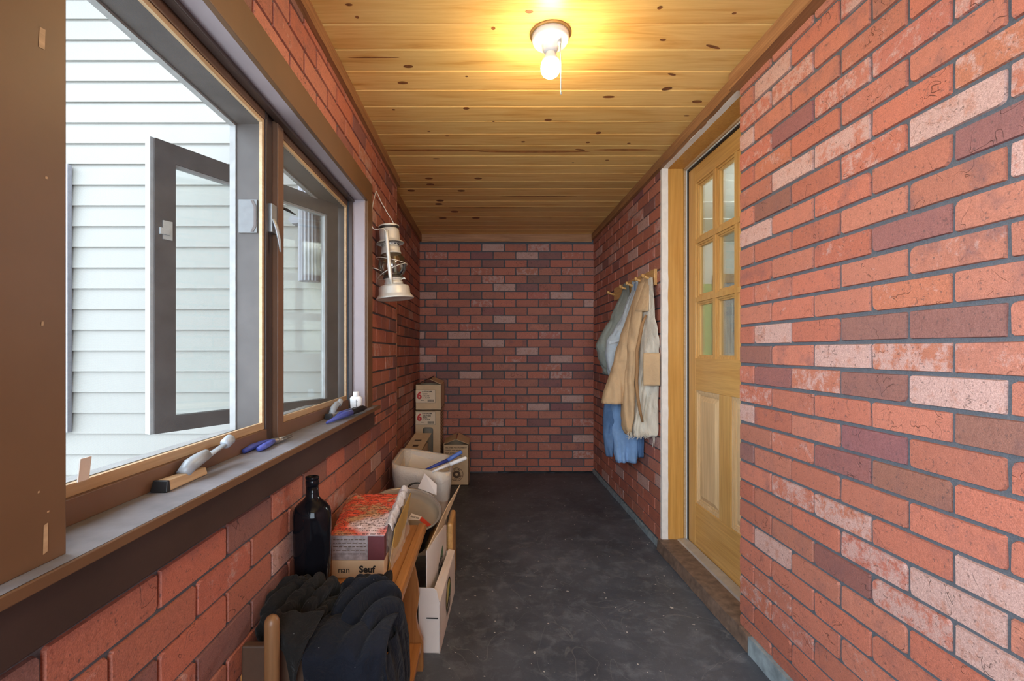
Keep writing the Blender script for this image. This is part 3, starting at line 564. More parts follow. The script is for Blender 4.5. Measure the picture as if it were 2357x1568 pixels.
# ------------------------------------------------------------------ things on the window sill
SZ=.8745
t=thing('holy_water_bottle','small white plastic bottle with a black cross on the window sill','bottle',(-.578,2.07,SZ)); M=Matrix.Translation((-.578,2.07,SZ)); PLA=plain('white_plastic',(.82,.83,.84),.4,0,.02)
mb=MB(); mb.lathe([(.021,0),(.0225,.003),(.0265,.055),(.0265,.062),(.022,.069),(.014,.071)],M,36,True,1,.62); o=obj('bottle_body',mb,PLA,t)
m=MB(); yv=-.0166; m.slab([M@Vector(p) for p in ((.0045,yv,.026),(.0062,yv,.026),(.0062,yv,.058),(.0045,yv,.058))],(0,.004,0)); m.slab([M@Vector(p) for p in ((-.001,yv,.046),(.0115,yv,.048),(.0115,yv,.0497),(-.001,yv,.0477))],(0,.004,0))
for i in range(26): a=random.uniform(-.004,.014); zz=random.uniform(.008,.026); m.slab([M@Vector((a,yv+.001,zz)),M@Vector((a+.0009,yv+.001,zz)),M@Vector((a+.0009,yv+.001,zz+.0009))],(0,.003,0))
obj('printed_cross',m,INK,o)
mb=MB(); mb.lathe([(.0125,.070),(.0135,.071),(.0130,.089),(.0115,.091)],M,28); obj('bottle_cap',mb,PLA,t)
BLU=plain('blue_grip',(.075,.105,.42),.4,0,.1,40); BLUD=plain('dark_blue_grip',(.05,.07,.30),.4,0,.1,40); STEEL=plain('steel',(.35,.33,.31),.35,.85,.2,40)
a=on_z(555,1046,SZ); b=on_z(630,1024,SZ); a.x=max(a.x,-.634)
t=thing('needle_nose_pliers','blue handled pliers lying near the middle of the window sill','pliers',(a.x,a.y,SZ)); q=lambda f,s_,h:Vector((lerp(a.x,b.x,f)+s_*.7,lerp(a.y,b.y,f)-s_*.5,SZ+h))
mb=MB(); mb.tube([q(0,-.004,.008),q(.3,-.014,.010),q(.65,-.012,.011),q(.95,-.002,.012)],[.006,.0085,.0085,.006],10); obj('grip',mb,BLUD,t)
mb=MB(); mb.tube([q(.30,.026,.008),q(.5,.024,.010),q(.75,.014,.011),q(.97,.004,.012)],[.0065,.0085,.0085,.006],10); obj('grip',mb,BLU,t)
mb=MB(); mb.lathe([(.011,-.005),(.012,0),(.011,.006)],Matrix.Translation(q(1.05,0,.011)),16); mb.tube([q(1.05,-.003,.011),q(1.35,-.004,.012),q(1.75,-.003,.012)],[.006,.004,.0015],8); mb.tube([q(1.05,.003,.010),q(1.35,.006,.008),q(1.7,.007,.008)],[.006,.004,.0015],8); obj('jaw',mb,STEEL,t)
a=on_z(752,977,SZ); b=on_z(806,960,SZ)
t=thing('wire_stripper','blue handled tool with a black head in front of the white bottle','hand tool',(a.x,a.y,SZ)); q=lambda f,s_,h:Vector((lerp(a.x,b.x,f)+s_,lerp(a.y,b.y,f),SZ+h))
mb=MB(); mb.tube([q(0,0,.006),q(.35,.002,.012),q(.7,.004,.018),q(1.0,.004,.018)],[.004,.009,.0125,.012],12); obj('grip',mb,BLU,t)
mb=MB(); mb.tube([q(.45,-.012,.012),q(.7,-.014,.022),q(1.15,-.012,.024)],[.004,.008,.008],10); obj('grip',mb,BLUD,t)
mb=MB(); mb.tube([q(1.0,.002,.018),q(1.1,.001,.018),q(1.3,.001,.020),q(1.55,.004,.022),q(1.75,.004,.02)],[.011,.012,.013,.014,.006],12); mb.tube([q(1.1,-.018,.02),q(1.35,-.016,.022),q(1.6,-.006,.022)],[.006,.009,.006],8); obj('tool_head',mb,BLK,t)

# ------------------------------------------------------------------ bench
BE=-.257; BT=.41; BF=1.985; BN=1.062
t=thing('wooden_bench','orange varnished wooden bench along the brick wall under the window','bench',(-.41,1.5,0))
mb=MB(); mb.box(-.560,BE-.034,BN,BF,BT-.024,BT); obj('seat_board',mb,BENCH,t,bevel=.004)
mb=MB(); R=[]
for y in (BN,BF): R.append([(BE-.033,y,BT-.030),(BE-.004,y,BT-.030),(BE,y,BT-.024),(BE,y,BT-.006),(BE-.004,y,BT+.003),(BE-.012,y,BT+.006),(BE-.030,y,BT+.006),(BE-.033,y,BT+.003)])
mb.rings(R); obj('edge_rail',mb,BENCH,t,bevel=.001)
def leg_panel(y):
    pr=[(.386,-.263),(.343,-.254),(.30,-.246),(.266,-.2435),(.23,-.248),(.196,-.254),(.16,-.250),(.126,-.238),(.108,-.230),(.09,-.229),(.0,-.229)]
    pts=[]
    for (za,xa),(zb,xb) in zip(pr,pr[1:]):
        for k in range(4): f=k/4; pts.append((lerp(xa,xb,f),y,lerp(za,zb,f)))
    pts.append((-.229,y,0)); pts+= [(-.545,y,0),(-.545,y,.386)]
    mb=MB(); mb.slab(pts,(0,.022,0)); return mb
obj('leg_panel',leg_panel(1.675),BENCHV,t); obj('leg_panel',leg_panel(1.095),BENCHV,t)
mb=MB(); mb.box(-.53,-.233,1.12,1.672,.082,.104); obj('lower_shelf',mb,BENCH,t,bevel=.003); t0b=t

# tall black bottle
bc=Vector((-.512,1.375,BT+.001)); t=thing('black_bottle','large black glass liquor bottle standing on the bench','bottle',bc); M=Matrix.Translation(bc); BG=plain('black_glass',(.006,.006,.008),.08,0,.1,4,0,60,.22)
mb=MB(); mb.lathe([(.046,0),(.050,.006),(.052,.12),(.0545,.20),(.0555,.250),(.0545,.262),(.050,.275),(.040,.288),(.027,.298),(.0195,.308),(.0180,.320),(.0172,.340)],M,48,True,1,.85); o=obj('bottle_body',mb,BG,t)
m=MB(); m.text('no. 1',.011,M@Matrix.Translation((.008,-.0468,.075))@Matrix.Rotation(PI/2,4,'X')); m.slab([M@Vector(p) for p in ((.022,-.0435,.072),(.031,-.0405,.072),(.031,-.0405,.084),(.022,-.0435,.084))],(0,.004,0)); 
m=MB(); m.slab([M@Vector(p) for p in ((.020,-.0455,.072),(.031,-.0420,.072),(.031,-.0420,.086),(.020,-.0455,.086))],(0,.004,0)); m.slab([M@Vector(p) for p in ((.010,-.0475,.044),(.042,-.034,.058),(.042,-.034,.061),(.010,-.0475,.048))],(0,.004,0)); obj('back_label',m,plain('grey_label',(.25,.26,.25),.4),o)
mb=MB(); mb.lathe([(.0172,.338),(.0190,.340),(.0190,.354),(.0175,.357),(.0195,.360),(.0195,.365),(.017,.367),(.012,.367),(.011,.357)],M,32,True,1,.9); obj('bottle_lip',mb,BG,t)

# wrapped meat carton on the bench
def redprint():
    t=NT('red_printed_film'); v=t.mapping((9,14,9)); n=t.noise(1,5,.6,v,.5); n2=t.noise(7,3)
    c=t.mix(t.ramp(n,[(.42,0),(.52,1)]),(.50,.26,.13),(.72,.10,.05)); c=t.mix(t.ramp(t.noise(5,3,.5,t.mapping((1,1,1),(3,1,2))),[(.54,0),(.62,1)]),c,(.78,.62,.62))
    w=t.n.new('ShaderNodeTexWave'); w.bands_direction='Y'; w.inputs['Scale'].default_value=21; w.inputs['Distortion'].default_value=.6; t.link(t.tc.outputs['Object'],w.inputs[0])
    tx=t.math('MULTIPLY',t.ramp(w.outputs['Fac'],[(.52,0),(.66,1)]),t.ramp(t.noise(1,2,.5,t.mapping((260,60,60))),[(.47,0),(.53,1)]))
    c=t.mix(t.math('MULTIPLY',tx,.75),c,(.09,.045,.04)); t.bump(t.noise(38,3,.5,None,.6),.7,.008); return t.fin(c,.16,0,.6)
RED=redprint()
c0=at(756,1331,1.50); t=thing('wrapped_food_carton','two cartons in torn clear plastic with red printed top on the bench','carton',(-.40,1.66,BT))
xa,xb,ya_,yb_=-.503,-.333,1.515,1.83
mb=MB(); mb.box(xa,xb,ya_,yb_,BT+.001,BT+.058); o=obj('lower_carton',mb,KRAFT,t,bevel=.002)
m=MB(); Mf=Matrix.Translation((xa+.022,ya_-.001,BT+.019))@Matrix.Rotation(PI/2,4,'X'); m.text('nan',.027,Mf,.0002); obj('lettering',m,INK,o); m=MB(); m.text('Seuf',.030,Mf@Matrix.Translation((.068,.001,0)),.0012); obj('bold_lettering',m,INK,o)
SILV=plain('silver_printed_film',(.42,.36,.36),.2,.2,.3,60,.5,40)
mb=MB(); mb.cur=0; mb.box(xa,xb,ya_,yb_,BT+.0585,BT+.138); mb.cur=1; mb.box(xb-.052,xb+.0015,ya_-.0015,ya_+.03,BT+.060,BT+.137); mb.cur=2
for i in range(5):
    zz=BT+.078+i*.0115
    x=xa+.006
    while x<xb-.062:
        ww=random.uniform(.004,.018); mb.box(x,min(x+ww,xb-.058),ya_-.001,ya_+.01,zz,zz+.0025); x+=ww+.003
o=obj('upper_carton',mb,[SILV,plain('maroon_tape',(.13,.035,.040),.45),INKB],t,bevel=.001)
mb=MB(); mb.sm=True
def topf(u,v):
    x=lerp(xa-.002,xb+.004,u)-(.045*v)*(1-u)**1.5; y=lerp(ya_-.003,1.86,v); e=min(1,6*min(u,1-u+.15,v+.02,1.05-v)); z=BT+.139+.034*v*(.6+.4*e)+.009*e+.006*nz((x,y,0),30,2)*e+.004*nz((x,y,0),75,5)*e
    return (x,y,z)
mb.grid(46,60,topf); obj('printed_film',mb,RED,t,solid=.002)
mb=MB(); mb.sm=True
def filmf(u,v):
    y=lerp(1.53,1.90,u); top=BT+.150+.050*u; z=lerp(BT+.012,top+.010*nz((u*9,0,0),1,3),v); x=xb+.010+.010*(1-v)**2+.010*nz((u*5,v*4,0),1,8)+.006*nz((u*14,v*9,0),1,4)
    return (x,y,z)
mb.grid(50,26,filmf); obj('plastic_wrap',mb,film('clear_plastic_wrap',(.80,.70,.60),.30,.12),t)
mb=MB(); mb.sm=True; mb.grid(8,26,lambda u,v:(lerp(xb-.01,xb+.022,u)+.006*nz((v*9,u,0),1,2),lerp(1.54,1.86,v),BT+.145+.038*v+.02*math.sin(PI*u)+.012*nz((u*2,v*12,0),1,6))); obj('film_edge',mb,film('white_plastic_edge',(.80,.76,.76),.75,.15),t,solid=.001)
# loose brown flap of carton between film and bench rail
mb=MB(); mb.hexa([(xb+.004,1.56,BT+.002),(xb+.007,1.56,BT+.002),(xb+.007,1.84,BT+.002),(xb+.004,1.84,BT+.002)],[(xb+.018,1.60,BT+.13),(xb+.021,1.60,BT+.13),(xb+.032,1.86,BT+.172),(xb+.029,1.86,BT+.172)]); obj('carton_flap',mb,plain('ochre_card',(.42,.24,.06),.7),t)

# crumpled clothes at the near end of the bench
mb=MB(); mb.box(-.545,-.385,1.040,1.0605,.28,BT+.080); obj('end_panel',mb,plain('dark_brown_stain',(.075,.040,.024),.5,0,.15,12),t0b,bevel=.004)
def folds(p,seed,fr):
    """long soft pleats, about 0..1: two warped pleat directions blended by a mask"""
    q=Vector(p); o=Vector((seed*3.1,seed*1.7,-seed*2.3)); w=noise.noise(q*5+o); w2=noise.noise(q*12-o); f=fr*.95
    def pl(an,k):
        ph=(q.x*math.cos(an)+q.y*math.sin(an)+q.z*.8*math.sin(an*2+1))*f+w*1.25*k+w2*.4; t=.5+.5*math.sin(2*PI*ph); return 1-(1-t)**1.8
    m=min(1,max(0,.5+2.6*noise.noise(q*5.5+o*2))); a=pl(seed,1)*m+pl(seed+1.25,-1.1)*(1-m); d=.3+.7*min(1,max(0,.55+1.5*noise.noise(q*7-o*2)))
    return .5+(a-.5)*d+.30*w
def cloth(name,col,rough=.85,sheen=.3):
    t=NT(name); n=t.noise(6,5); f=t.noise(700,2); c=t.mix(t.ramp(n,[(.3,0),(.7,1)]),tuple(x*.75 for x in col),tuple(x*1.2 for x in col)); sp=t.ramp(t.noise(150,1),[(.79,0),(.81,1)]); c=t.mix(t.math('MULTIPLY',sp,.5),c,(.4,.4,.4)); pv=t.bump(t.noise(26,4,.55,None,1.4),.75,.012); t.bump(f,.25,.0008,pv); m=t.fin(c,rough,0,.2); t.b.inputs['Sheen Weight'].default_value=sheen; t.b.inputs['Sheen Roughness'].default_value=.5; return m
CHAR=cloth('charcoal_knit',(.010,.0092,.0086),.9,.05); NAVY=cloth('navy_denim',(.0055,.0078,.0145),.85,.05)
ts=thing('dark_sweatshirt','crumpled charcoal sweatshirt with an open hood heaped on the bench','clothes',(-.47,1.2,BT))
def heap(cx,cy,zb,rx,ry,h,seed,fr,amp,pw,lean,aniso,nu=200,nv=110):
    mb=MB(); mb.sm=True; c=Vector((cx,cy,zb))
    def fn(u,v):
        a=2*PI*u; e=lerp(0,.998,v)*PI/2; ce,se=math.cos(e),math.sin(e)
        sx=math.copysign(abs(math.cos(a))**(2/pw),math.cos(a)); sy=math.copysign(abs(math.sin(a))**(2/pw),math.sin(a)); r=ce**.55
        x,y,z=sx*r*rx,sy*r*ry,h*se**.9
        n=Vector((sx*ce/rx,sy*ce/ry,se/h)).normalized(); p=c+Vector((x+lean[0]*se,y+lean[1]*se,z))
        f=folds((p.x*aniso[0],p.y*aniso[1],p.z*aniso[2]),seed,fr)-.5; f+=.3*(folds((p.x*aniso[0],p.y*aniso[1],p.z*aniso[2]),seed+4,fr*1.8)-.5)+.5*noise.noise(Vector(p)*7)
        p=p+n*amp*f*(.4+.6*min(1,3*v)); p.z=max(p.z,zb+.001*v); p.x=max(p.x,-.565); return p
    mb.grid(nu,nv,fn,True); I=[i for i in range(nu)]; mb.face(list(reversed(I))); mb.face([nu*(nv-1)+i for i in range(nu)]); return mb
obj('sweatshirt_body',heap(-.478,1.205,BT+.002,.083,.115,.114,3,20,.034,2.4,(.01,.01),(1.1,.8,1)),CHAR,ts)
tn=tag(obj('navy_trousers',heap(-.303,1.205,BT+.009,.080,.118,.092,11,21,.036,2.4,(-.008,.02),(1,.75,.6)),NAVY),'navy blue garment heaped by the right edge of the bench','clothes')
mb=MB(); mb.sm=True
def drape(u,v):      # cloth falling over the bench edge
    y=lerp(1.045,1.30,u); z=lerp(BT+.035,.235+.05*math.sin(u*7),v); x=BE+.021+.018*math.sin(min(1,v*1.6)*PI*.5)+.016*(folds((.3,y,z*.3),6,16)-.4); return (x,y,z)
mb.grid(80,50,drape); obj('hanging_leg',mb,NAVY,tn,solid=.004)
mb=MB(); mb.sm=True
def fdrape(u,v):
    x=lerp(-.395,BE+.03,u); z=lerp(BT+.085-.02*u,.30,v); z=BT+.078-.02*u+.020*math.sin(PI*v/.34) if v<.34 else lerp(BT+.078-.02*u,.30,(v-.34)/.66); z+=.016*(folds((x,v*.1,.2),16,17)-.5); y=(1.010+.165*(1-v/.34)**1.25 if v<.34 else 1.010)+.018*(folds((x,v*.08,.4),16,21)-.6)+.09*max(0,u-.72)**1.5*3; return (x,y,z)
mb.grid(80,40,fdrape); obj('front_fold',mb,NAVY,tn,solid=.004)
mb=MB(); mb.sm=True
def sleeve(u,v):
    c=Vector((lerp(-.45,-.300,v),lerp(1.30,1.42,v),lerp(.436,.446,v)+.012*math.sin(PI*v))); r=.029*(1-.12*v); a=2*PI*u; p=c+Vector((.35*r*math.cos(a),r*1.2*math.cos(a),r*math.sin(a))); return p+Vector((0,0,1))*.020*(folds(p,5,17)-.5)
mb.grid(48,60,sleeve,True); mb.face([i for i in range(48)][::-1]); mb.face([48*59+i for i in range(48)]); obj('sleeve',mb,CHAR,ts)
mb=MB(); mb.sm=True
def hood(u,v):
    a=2*PI*u; b=2*PI*v; R0=.044; c=Vector((-.508+R0*math.cos(a),1.20+R0*1.1*math.sin(a),.492+.026*math.sin(a)+.005*math.cos(3*a))); r=.013+.006*noise.noise(Vector((math.cos(a)*2,math.sin(a)*2,v*3)))
    rad=Vector((math.cos(a),math.sin(a),0)); p=c+rad*r*math.cos(b)+Vector((0,0,1))*r*2.0*math.sin(b); p+=rad*.014*(folds(p,8,18)-.4); p.x=max(p.x,-.566); return p
mb.grid(90,24,hood,True); obj('hood',mb,CHAR,ts)
mb=MB(); mb.sm=True
def hang(u,v):
    x=lerp(-.485,-.375,u)+(.03*v*(1-2*u)); z=lerp(.545,.415+.09*(1-math.exp(-((u-.72)/.28)**2)),v); y=1.012+.27*max(0,.25-v)-.004*v+.024*(folds((x,1.0,z*.35),4,18)-.55)
    return (x,min(y,1.033+.3*max(0,.25-v)),z)
mb.grid(80,60,hang); obj('hanging_hem',mb,CHAR,ts,solid=.005)
mb=MB(); m=on_z(912,1540,.14); mb.sm=True; mb.grid(20,20,lambda u,v:(-.285+.05*u*math.sin(PI*v)**.5-.02*v,1.40-.20*v,.11+.13*(1-v)*u+.03*math.sin(PI*v)+.01*nz((u*4,v*5,0),1,3)))
t=tag(obj('red_snack_bag',mb,plain('red_foil',(.50,.035,.02),.25,0,.5,50,.4,40),solid=.003),'crinkled red and white plastic bag on the bench shelf','bag')
# dowel post at the very front
mb=MB(); c=Vector((-.456,.995,0)); mb.lathe([(.0155,0),(.0155,.567),(.0145,.574),(.0105,.581),(.005,.585),(.0005,.586)],Matrix.Translation(c),28); tag(obj('wooden_dowel',mb,PEG),'round topped wooden pole standing in front of the clothes','pole')

# stool and the big pan resting on it
t=thing('pine_step_stool','small pine stool carrying the big pan beyond the bench','stool',(-.385,2.30,0))
mb=MB(); mb.box(-.553,-.193,2.25,2.45,.192,.212); obj('stool_top',mb,PINE,t,bevel=.003)
mb=MB(); mb.box(-.192,-.163,2.245,2.455,0,.318); obj('stool_side',mb,PINE,t,bevel=.012)
mb=MB(); mb.box(-.569,-.553,2.25,2.45,0,.25); obj('stool_side',mb,PINE,t,bevel=.004)
pc=Vector((-.410,2.262,.237)); t=thing('roasting_pan','big round black pan with a tan lining and stuck-on labels','pan',pc)
Mp=Matrix.Translation(pc)@Matrix.Rotation(math.radians(8),4,'Y')@Matrix.Rotation(math.radians(17),4,'X')@Matrix.Diagonal((.955,.955,1,1))
PANX=plain('black_enamel',(.014,.014,.016),.2,0,.2,6,0); PANI=plain('tan_nonstick',(.36,.30,.225),.38,0,.08,7,.05); PRIM=plain('pale_rim_metal',(.55,.52,.48),.25,.6,.05)
mb=MB(); mb.cur=0; prof=[(.001,0),(.120,0),(.135,.004),(.160,.085),(.176,.150),(.1795,.168)]; mb.lathe(prof,Mp,56,False); o=obj('pan_body',mb,[PANX],t)
mb=MB(); mb.lathe([(.1800,.168),(.1835,.171),(.1815,.1745),(.172,.172),(.1700,.168)],Mp,56,False); obj('pan_rim',mb,PRIM,t)
mb=MB(); mb.lathe([(.1715,.1715),(.168,.150),(.162,.134),(.150,.127),(.001,.125)],Mp,56,False); obj('pan_lining',mb,PANI,t,solid=.001)
mb=MB(); mb.grid(24,5,lambda u,v:Mp@Vector((.03+.055*math.cos(PI*u)*(1+.0*v),.176+.05*math.sin(PI*u)-.012*v*math.sin(PI*u),.166+.016*math.sin(PI*u)+.0*v+.010*(v-.5)))); obj('pan_handle',mb,BLK,t,solid=.006)
def lab(pts,cols,name,par):
    m=MB()
    for k,(pp,ci) in enumerate(pts): m.cur=ci; m.slab([Mp@Vector(p) for p in pp],(0,0,.0015))
    return obj(name,m,cols,par)
REDL=plain('red_label',(.62,.06,.03),.45); WL=plain('white_label',(.80,.74,.68),.5)
L1=[([(-.150,.060,.1265),(-.085,.030,.1265),(-.075,.048,.1265),(-.138,.085,.1265)],0),([(-.138,.085,.1265),(-.075,.048,.1265),(-.065,.070,.1265),(-.125,.107,.1265)],1)]
o1=lab(L1,[REDL,BLK],'paper_label',t)
m=MB(); Ml=Mp@Matrix.Translation((-.130,.0865,.1284))@Matrix.Rotation(math.radians(-30),4,'Z'); m.text('Cooker',.018,Ml,.0006); obj('lettering',m,WL,o1)
L2=[([(.085,.020,.1265),(.078,-.008,.1265),(.126,-.050,.1265),(.140,-.030,.1265)],0),([(.030,.035,.1265),(.022,-.016,.1265),(.078,-.008,.1265),(.085,.020,.1265)],1)]
o1=lab(L2,[REDL,WL],'paper_label',t); m=MB(); m.text('SLICER',.015,Mp@Matrix.Translation((.030,.006,.1284))@Matrix.Rotation(math.radians(-10),4,'Z'),.0004); obj('lettering',m,INK,o1)
mb=MB(); A=[Mp@Vector(p) for p in ((.03,.188,.172),(.135,.160,.165),(.128,.190,.205),(.055,.215,.245))]; mb.slab(A,(0,.002,0)); tag(obj('paper_sheet',mb,WCARD),'crumpled white paper sticking up behind the pan rim','paper')

# white waste bin with a clear liner
ctr=Vector((-.372,2.79,0)); t=thing('waste_bin','cream plastic waste bin with a clear bag liner near the corner','bin',ctr); ang=math.radians(2); HB=.497
def rr(hx,hy,r,z,n=8,tilt=0):
    P=[]
    for (cx,cy,a0) in ((hx-r,hy-r,0),(-hx+r,hy-r,PI/2),(-hx+r,-hy+r,PI),(hx-r,-hy+r,1.5*PI)):
        for k in range(n+1): a=a0+PI/2*k/n; x=cx+r*math.cos(a); y=cy+r*math.sin(a); P.append(ctr+Vector((x*math.cos(ang)-y*math.sin(ang),x*math.sin(ang)+y*math.cos(ang),z-tilt*x)))
    return P
BIN=plain('cream_plastic',(.74,.62,.47),.5,0,.04)
mb=MB(); mb.sm=True; mb.rings([rr(.115,.165,.035,0),rr(.120,.170,.035,.02),rr(.150,.213,.05,HB-.055,8,.17),rr(.160,.225,.06,HB-.045,8,.17),rr(.163,.228,.06,HB,8,.17),rr(.150,.215,.05,HB,8,.17),rr(.145,.208,.05,HB-.05,8,.17),rr(.118,.165,.035,.02)],False); mb.face(range(len(mb.v)-36,len(mb.v))); o=obj('bin_body',mb,BIN,t)
mb=MB(); mb.sm=True; LIN=film('bag_liner',(.88,.84,.78),.5,.28)
def lin(k):
    R=[]
    for i,(g,z) in enumerate(((.002,HB-.16),(.004,HB-.12),(.004,HB-.06),(.005,HB+.002),(-.006,HB+.004),(-.014,HB-.01),(-.016,HB-.10),(-.03,HB-.25),(-.05,HB-.34))):
        r=rr(.160+g-(.010 if i<2 else 0),.225+g-(.010 if i<2 else 0),.06,z,8,.17 if i<6 else .08); n=len(r)
        R.append([p+(p-ctr-Vector((0,0,p.z))).normalized()*(.010*nz((p.x*26,p.y*26,p.z*12),1,3)+.004*nz((p.x*60,p.y*60,p.z*20),1,3)) +Vector((0,0,.012*nz((p.x*14,p.y*14,0),1,5) if i==0 else 0)) for p in r])
    return R
mb.rings(lin(0),False); obj('bag_liner',mb,LIN,t)
def wand(name,label,p0,p1,p2,mats,r):
    t=thing(name,label,'brush',p0); d1_=p1-p0
    m=MB(); m.tube([p0,lerp(p0,p1,.5),p1],[r*.45,r*.8,r],12); obj('neck',m,mats[0],t); m=MB(); m.tube([p1,lerp(p1,p2,.5),lerp(p1,p2,.95),p2],[r,r*1.08,r,r*.6],12); obj('handle',m,mats[1],t)
wand('blue_brush','brush with a blue handle lying across the bin rim',at(978,1082,2.62),at(1030,1060,2.68),at(1063,1040,2.72),(BLUD,plain('mid_blue_plastic',(.10,.18,.52),.35)),.0115)
wand('white_brush','brush with a white handle lying across the bin rim',at(995,1086,2.56),at(1035,1069,2.62),at(1074,1054,2.66),(PLA,PLA),.0105)
# ------------------------------------------------------------------ cartons in the corner
def label6(par,M,flip=0):
    m=MB(); m.slab([M@Vector(p) for p in ((0,0,0),(.168,0,0),(.168,.112,0),(0,.112,0))],M.to_3x3()@Vector((0,0,.0012))); lb=obj('paper_label',m,LABEL,par)
    Q=M@Matrix.Translation((0,0,.0016)); m=MB(); m.text('6',.082,Q@Matrix.Translation((.010,.036,0)),.0035); obj('red_number',m,REDI,lb)
    m=MB()
    for a,b,c,d in ((0,0,.168,.0016),(0,.1104,.168,.112),(.1664,0,.168,.112)): m.poly([Q@Vector(p) for p in ((a,b,0),(c,b,0),(c,d,0),(a,d,0))])
    m.text('"',.030,Q@Matrix.Translation((.056,.078,0)),.001); m.text('DuraVent' if False else 'STOVE PIPE',.0135,Q@Matrix.Translation((.072,.092,0)),.0006)
    for i,s_ in enumerate((('ELBOW','24 GAUGE','6 in. BLACK') if flip else ('ADJUSTABLE','90 DEG','6 in. BLACK'))): m.text(s_,.0125,Q@Matrix.Translation((.058,.073-i*.0165,0)),.0005)
    for i in range(16): x=.102+i*.0034; m.poly([Q@Vector(p) for p in ((x,.010,0),(x+(.0022 if i%3 else .0014),.010,0),(x+(.0022 if i%3 else .0014),.030,0),(x,.030,0))])
    m.text('No. 6',.010,Q@Matrix.Translation((.045,.018,0)),.0003); obj('lettering',m,INK,lb)
RXM=Matrix.Rotation(PI/2,4,'X')
# tall carton with arched cut-out, stove pipe inside
x0,x1,y0,y1=-.612,-.400,4.02,4.30; zt=.637
t=thing('stove_pipe_carton','tall brown carton with an arched window under the other 6 inch carton','carton',((x0+x1)/2,(y0+y1)/2,0))
mb=MB(); hx0,hx1,hz=x0+.062,x0+.150,.49; th=.004
mb.box(x0,hx0,y0,y0+th,0,zt); mb.box(hx1,x1,y0,y0+th,0,zt); mb.box(hx0,hx1,y0,y0+th,hz,zt); mb.box(hx0,hx1,y0,y0+th,0,.10)
for s_,cx in ((1,hx0),(-1,hx1)): mb.slab([(cx,y0,hz),(cx,y0,hz-.018),(cx+s_*.006,y0,hz-.006),(cx+s_*.018,y0,hz)],(0,th,0))
mb.box(x0,x0+th,y0+th,y1,0,zt); mb.box(x1-th,x1,y0+th,y1,0,zt); mb.box(x0+th,x1-th,y1-th,y1,0,zt); mb.box(x0,x1,y0,y1,zt-.003,zt); mb.box(x0,x1,y0,y1,0,.003); o=obj('carton_body',mb,KRAFT,t)
label6(o,Matrix.Translation((x0+.002,y0-.0015,.512))@RXM)
m=MB()
for i in range(16): zz=.19+i*.027; m.slab([(x1+.0006,y0+.02,zz),(x1+.0006,y1-.03,zz+.010),(x1+.0006,y1-.03,zz+.019),(x1+.0006,y0+.02,zz+.010)],(.0005,0,0))
obj('side_print',m,INKB,o)
mb=MB(); mb.lathe([(.078,.01),(.078,.50),(.080,.505),(.076,.51)],Matrix.Translation(((hx0+hx1)/2+.0,y0+.13,0)),40); tag(obj('stove_pipe',mb,plain('grey_steel_pipe',(.42,.38,.30),.5,.2,.1,20)),'grey metal pipe seen through the arched window of the tall carton','pipe')
# second, lower carton on top with loose flaps
x0,x1,y0,y1=-.613,-.390,4.015,4.29; zb=zt+.001; zt2=zb+.217
t=thing('stove_pipe_carton','brown carton with a red 6 label and loose flaps atop the tall one','carton',((x0+x1)/2,(y0+y1)/2,zb))
mb=MB(); mb.box(x0,x1,y0,y0+.004,zb,zt2); mb.box(x0,x0+.004,y0,y1,zb,zt2); mb.box(x1-.004,x1,y0,y1,zb,zt2); mb.box(x0,x1,y1-.004,y1,zb,zt2); mb.box(x0,x1,y0,y1,zb,zb+.004); o=obj('carton_body',mb,KRAFT,t)
label6(o,Matrix.Translation((x0+.003,y0-.0015,zb+.062))@RXM,1)
m=MB(); m.slab([(x1+.0006,y0+.02,zb+.01),(x1+.0006,y1-.03,zb+.02),(x1+.0006,y1-.03,zb+.028),(x1+.0006,y0+.02,zb+.018)],(.0005,0,0)); obj('side_print',m,INKB,o)
m=MB(); m.slab([(x1-.002,y0+.02,zt2),(x1-.002,y1,zt2+.012),(x1-.105,y1,zt2+.055),(x1-.105,y0+.02,zt2+.046)],(0,0,.003)); obj('carton_flap',m,KRAFT,t)
m=MB(); m.slab([(x0+.002,y0+.04,zt2),(x0+.002,y1,zt2),(x0+.13,y1,zt2+.062),(x0+.13,y0+.04,zt2+.05)],(0,0,.003)); obj('carton_flap',m,KRAFTD,t)
# small carton with a tilted flap, left of the bin
x0,x1,y0,y1=-.605,-.470,3.42,3.72
t=thing('small_carton','small brown carton with a sloping lid flap in the left corner','carton',((x0+x1)/2,(y0+y1)/2,0))
mb=MB(); mb.box(x0,x1,y0,y1,0,.42); o=obj('carton_body',mb,KRAFT,t)
mb=MB(); mb.slab([(x0,y0-.02,.425),(x1-.005,y0-.02,.425),(x1+.03,y1,.49),(x0+.035,y1,.49)],(0,0,.003)); f=obj('carton_flap',mb,KRAFT,t)
m=MB(); m.slab([(x0+.055,y0+.03,.4418),(x0+.095,y0+.03,.4418),(x0+.10,y0+.06,.4483),(x0+.06,y0+.06,.4483)],(0,0,.0008)); obj('flap_print',m,INKB,f); m=MB(); m.slab([(x0+.055,y0+.14,.4645),(x0+.105,y0+.14,.4645),(x0+.107,y0+.155,.4678),(x0+.057,y0+.155,.4678)],(0,0,.0008)); obj('flap_line',m,INKB,f)
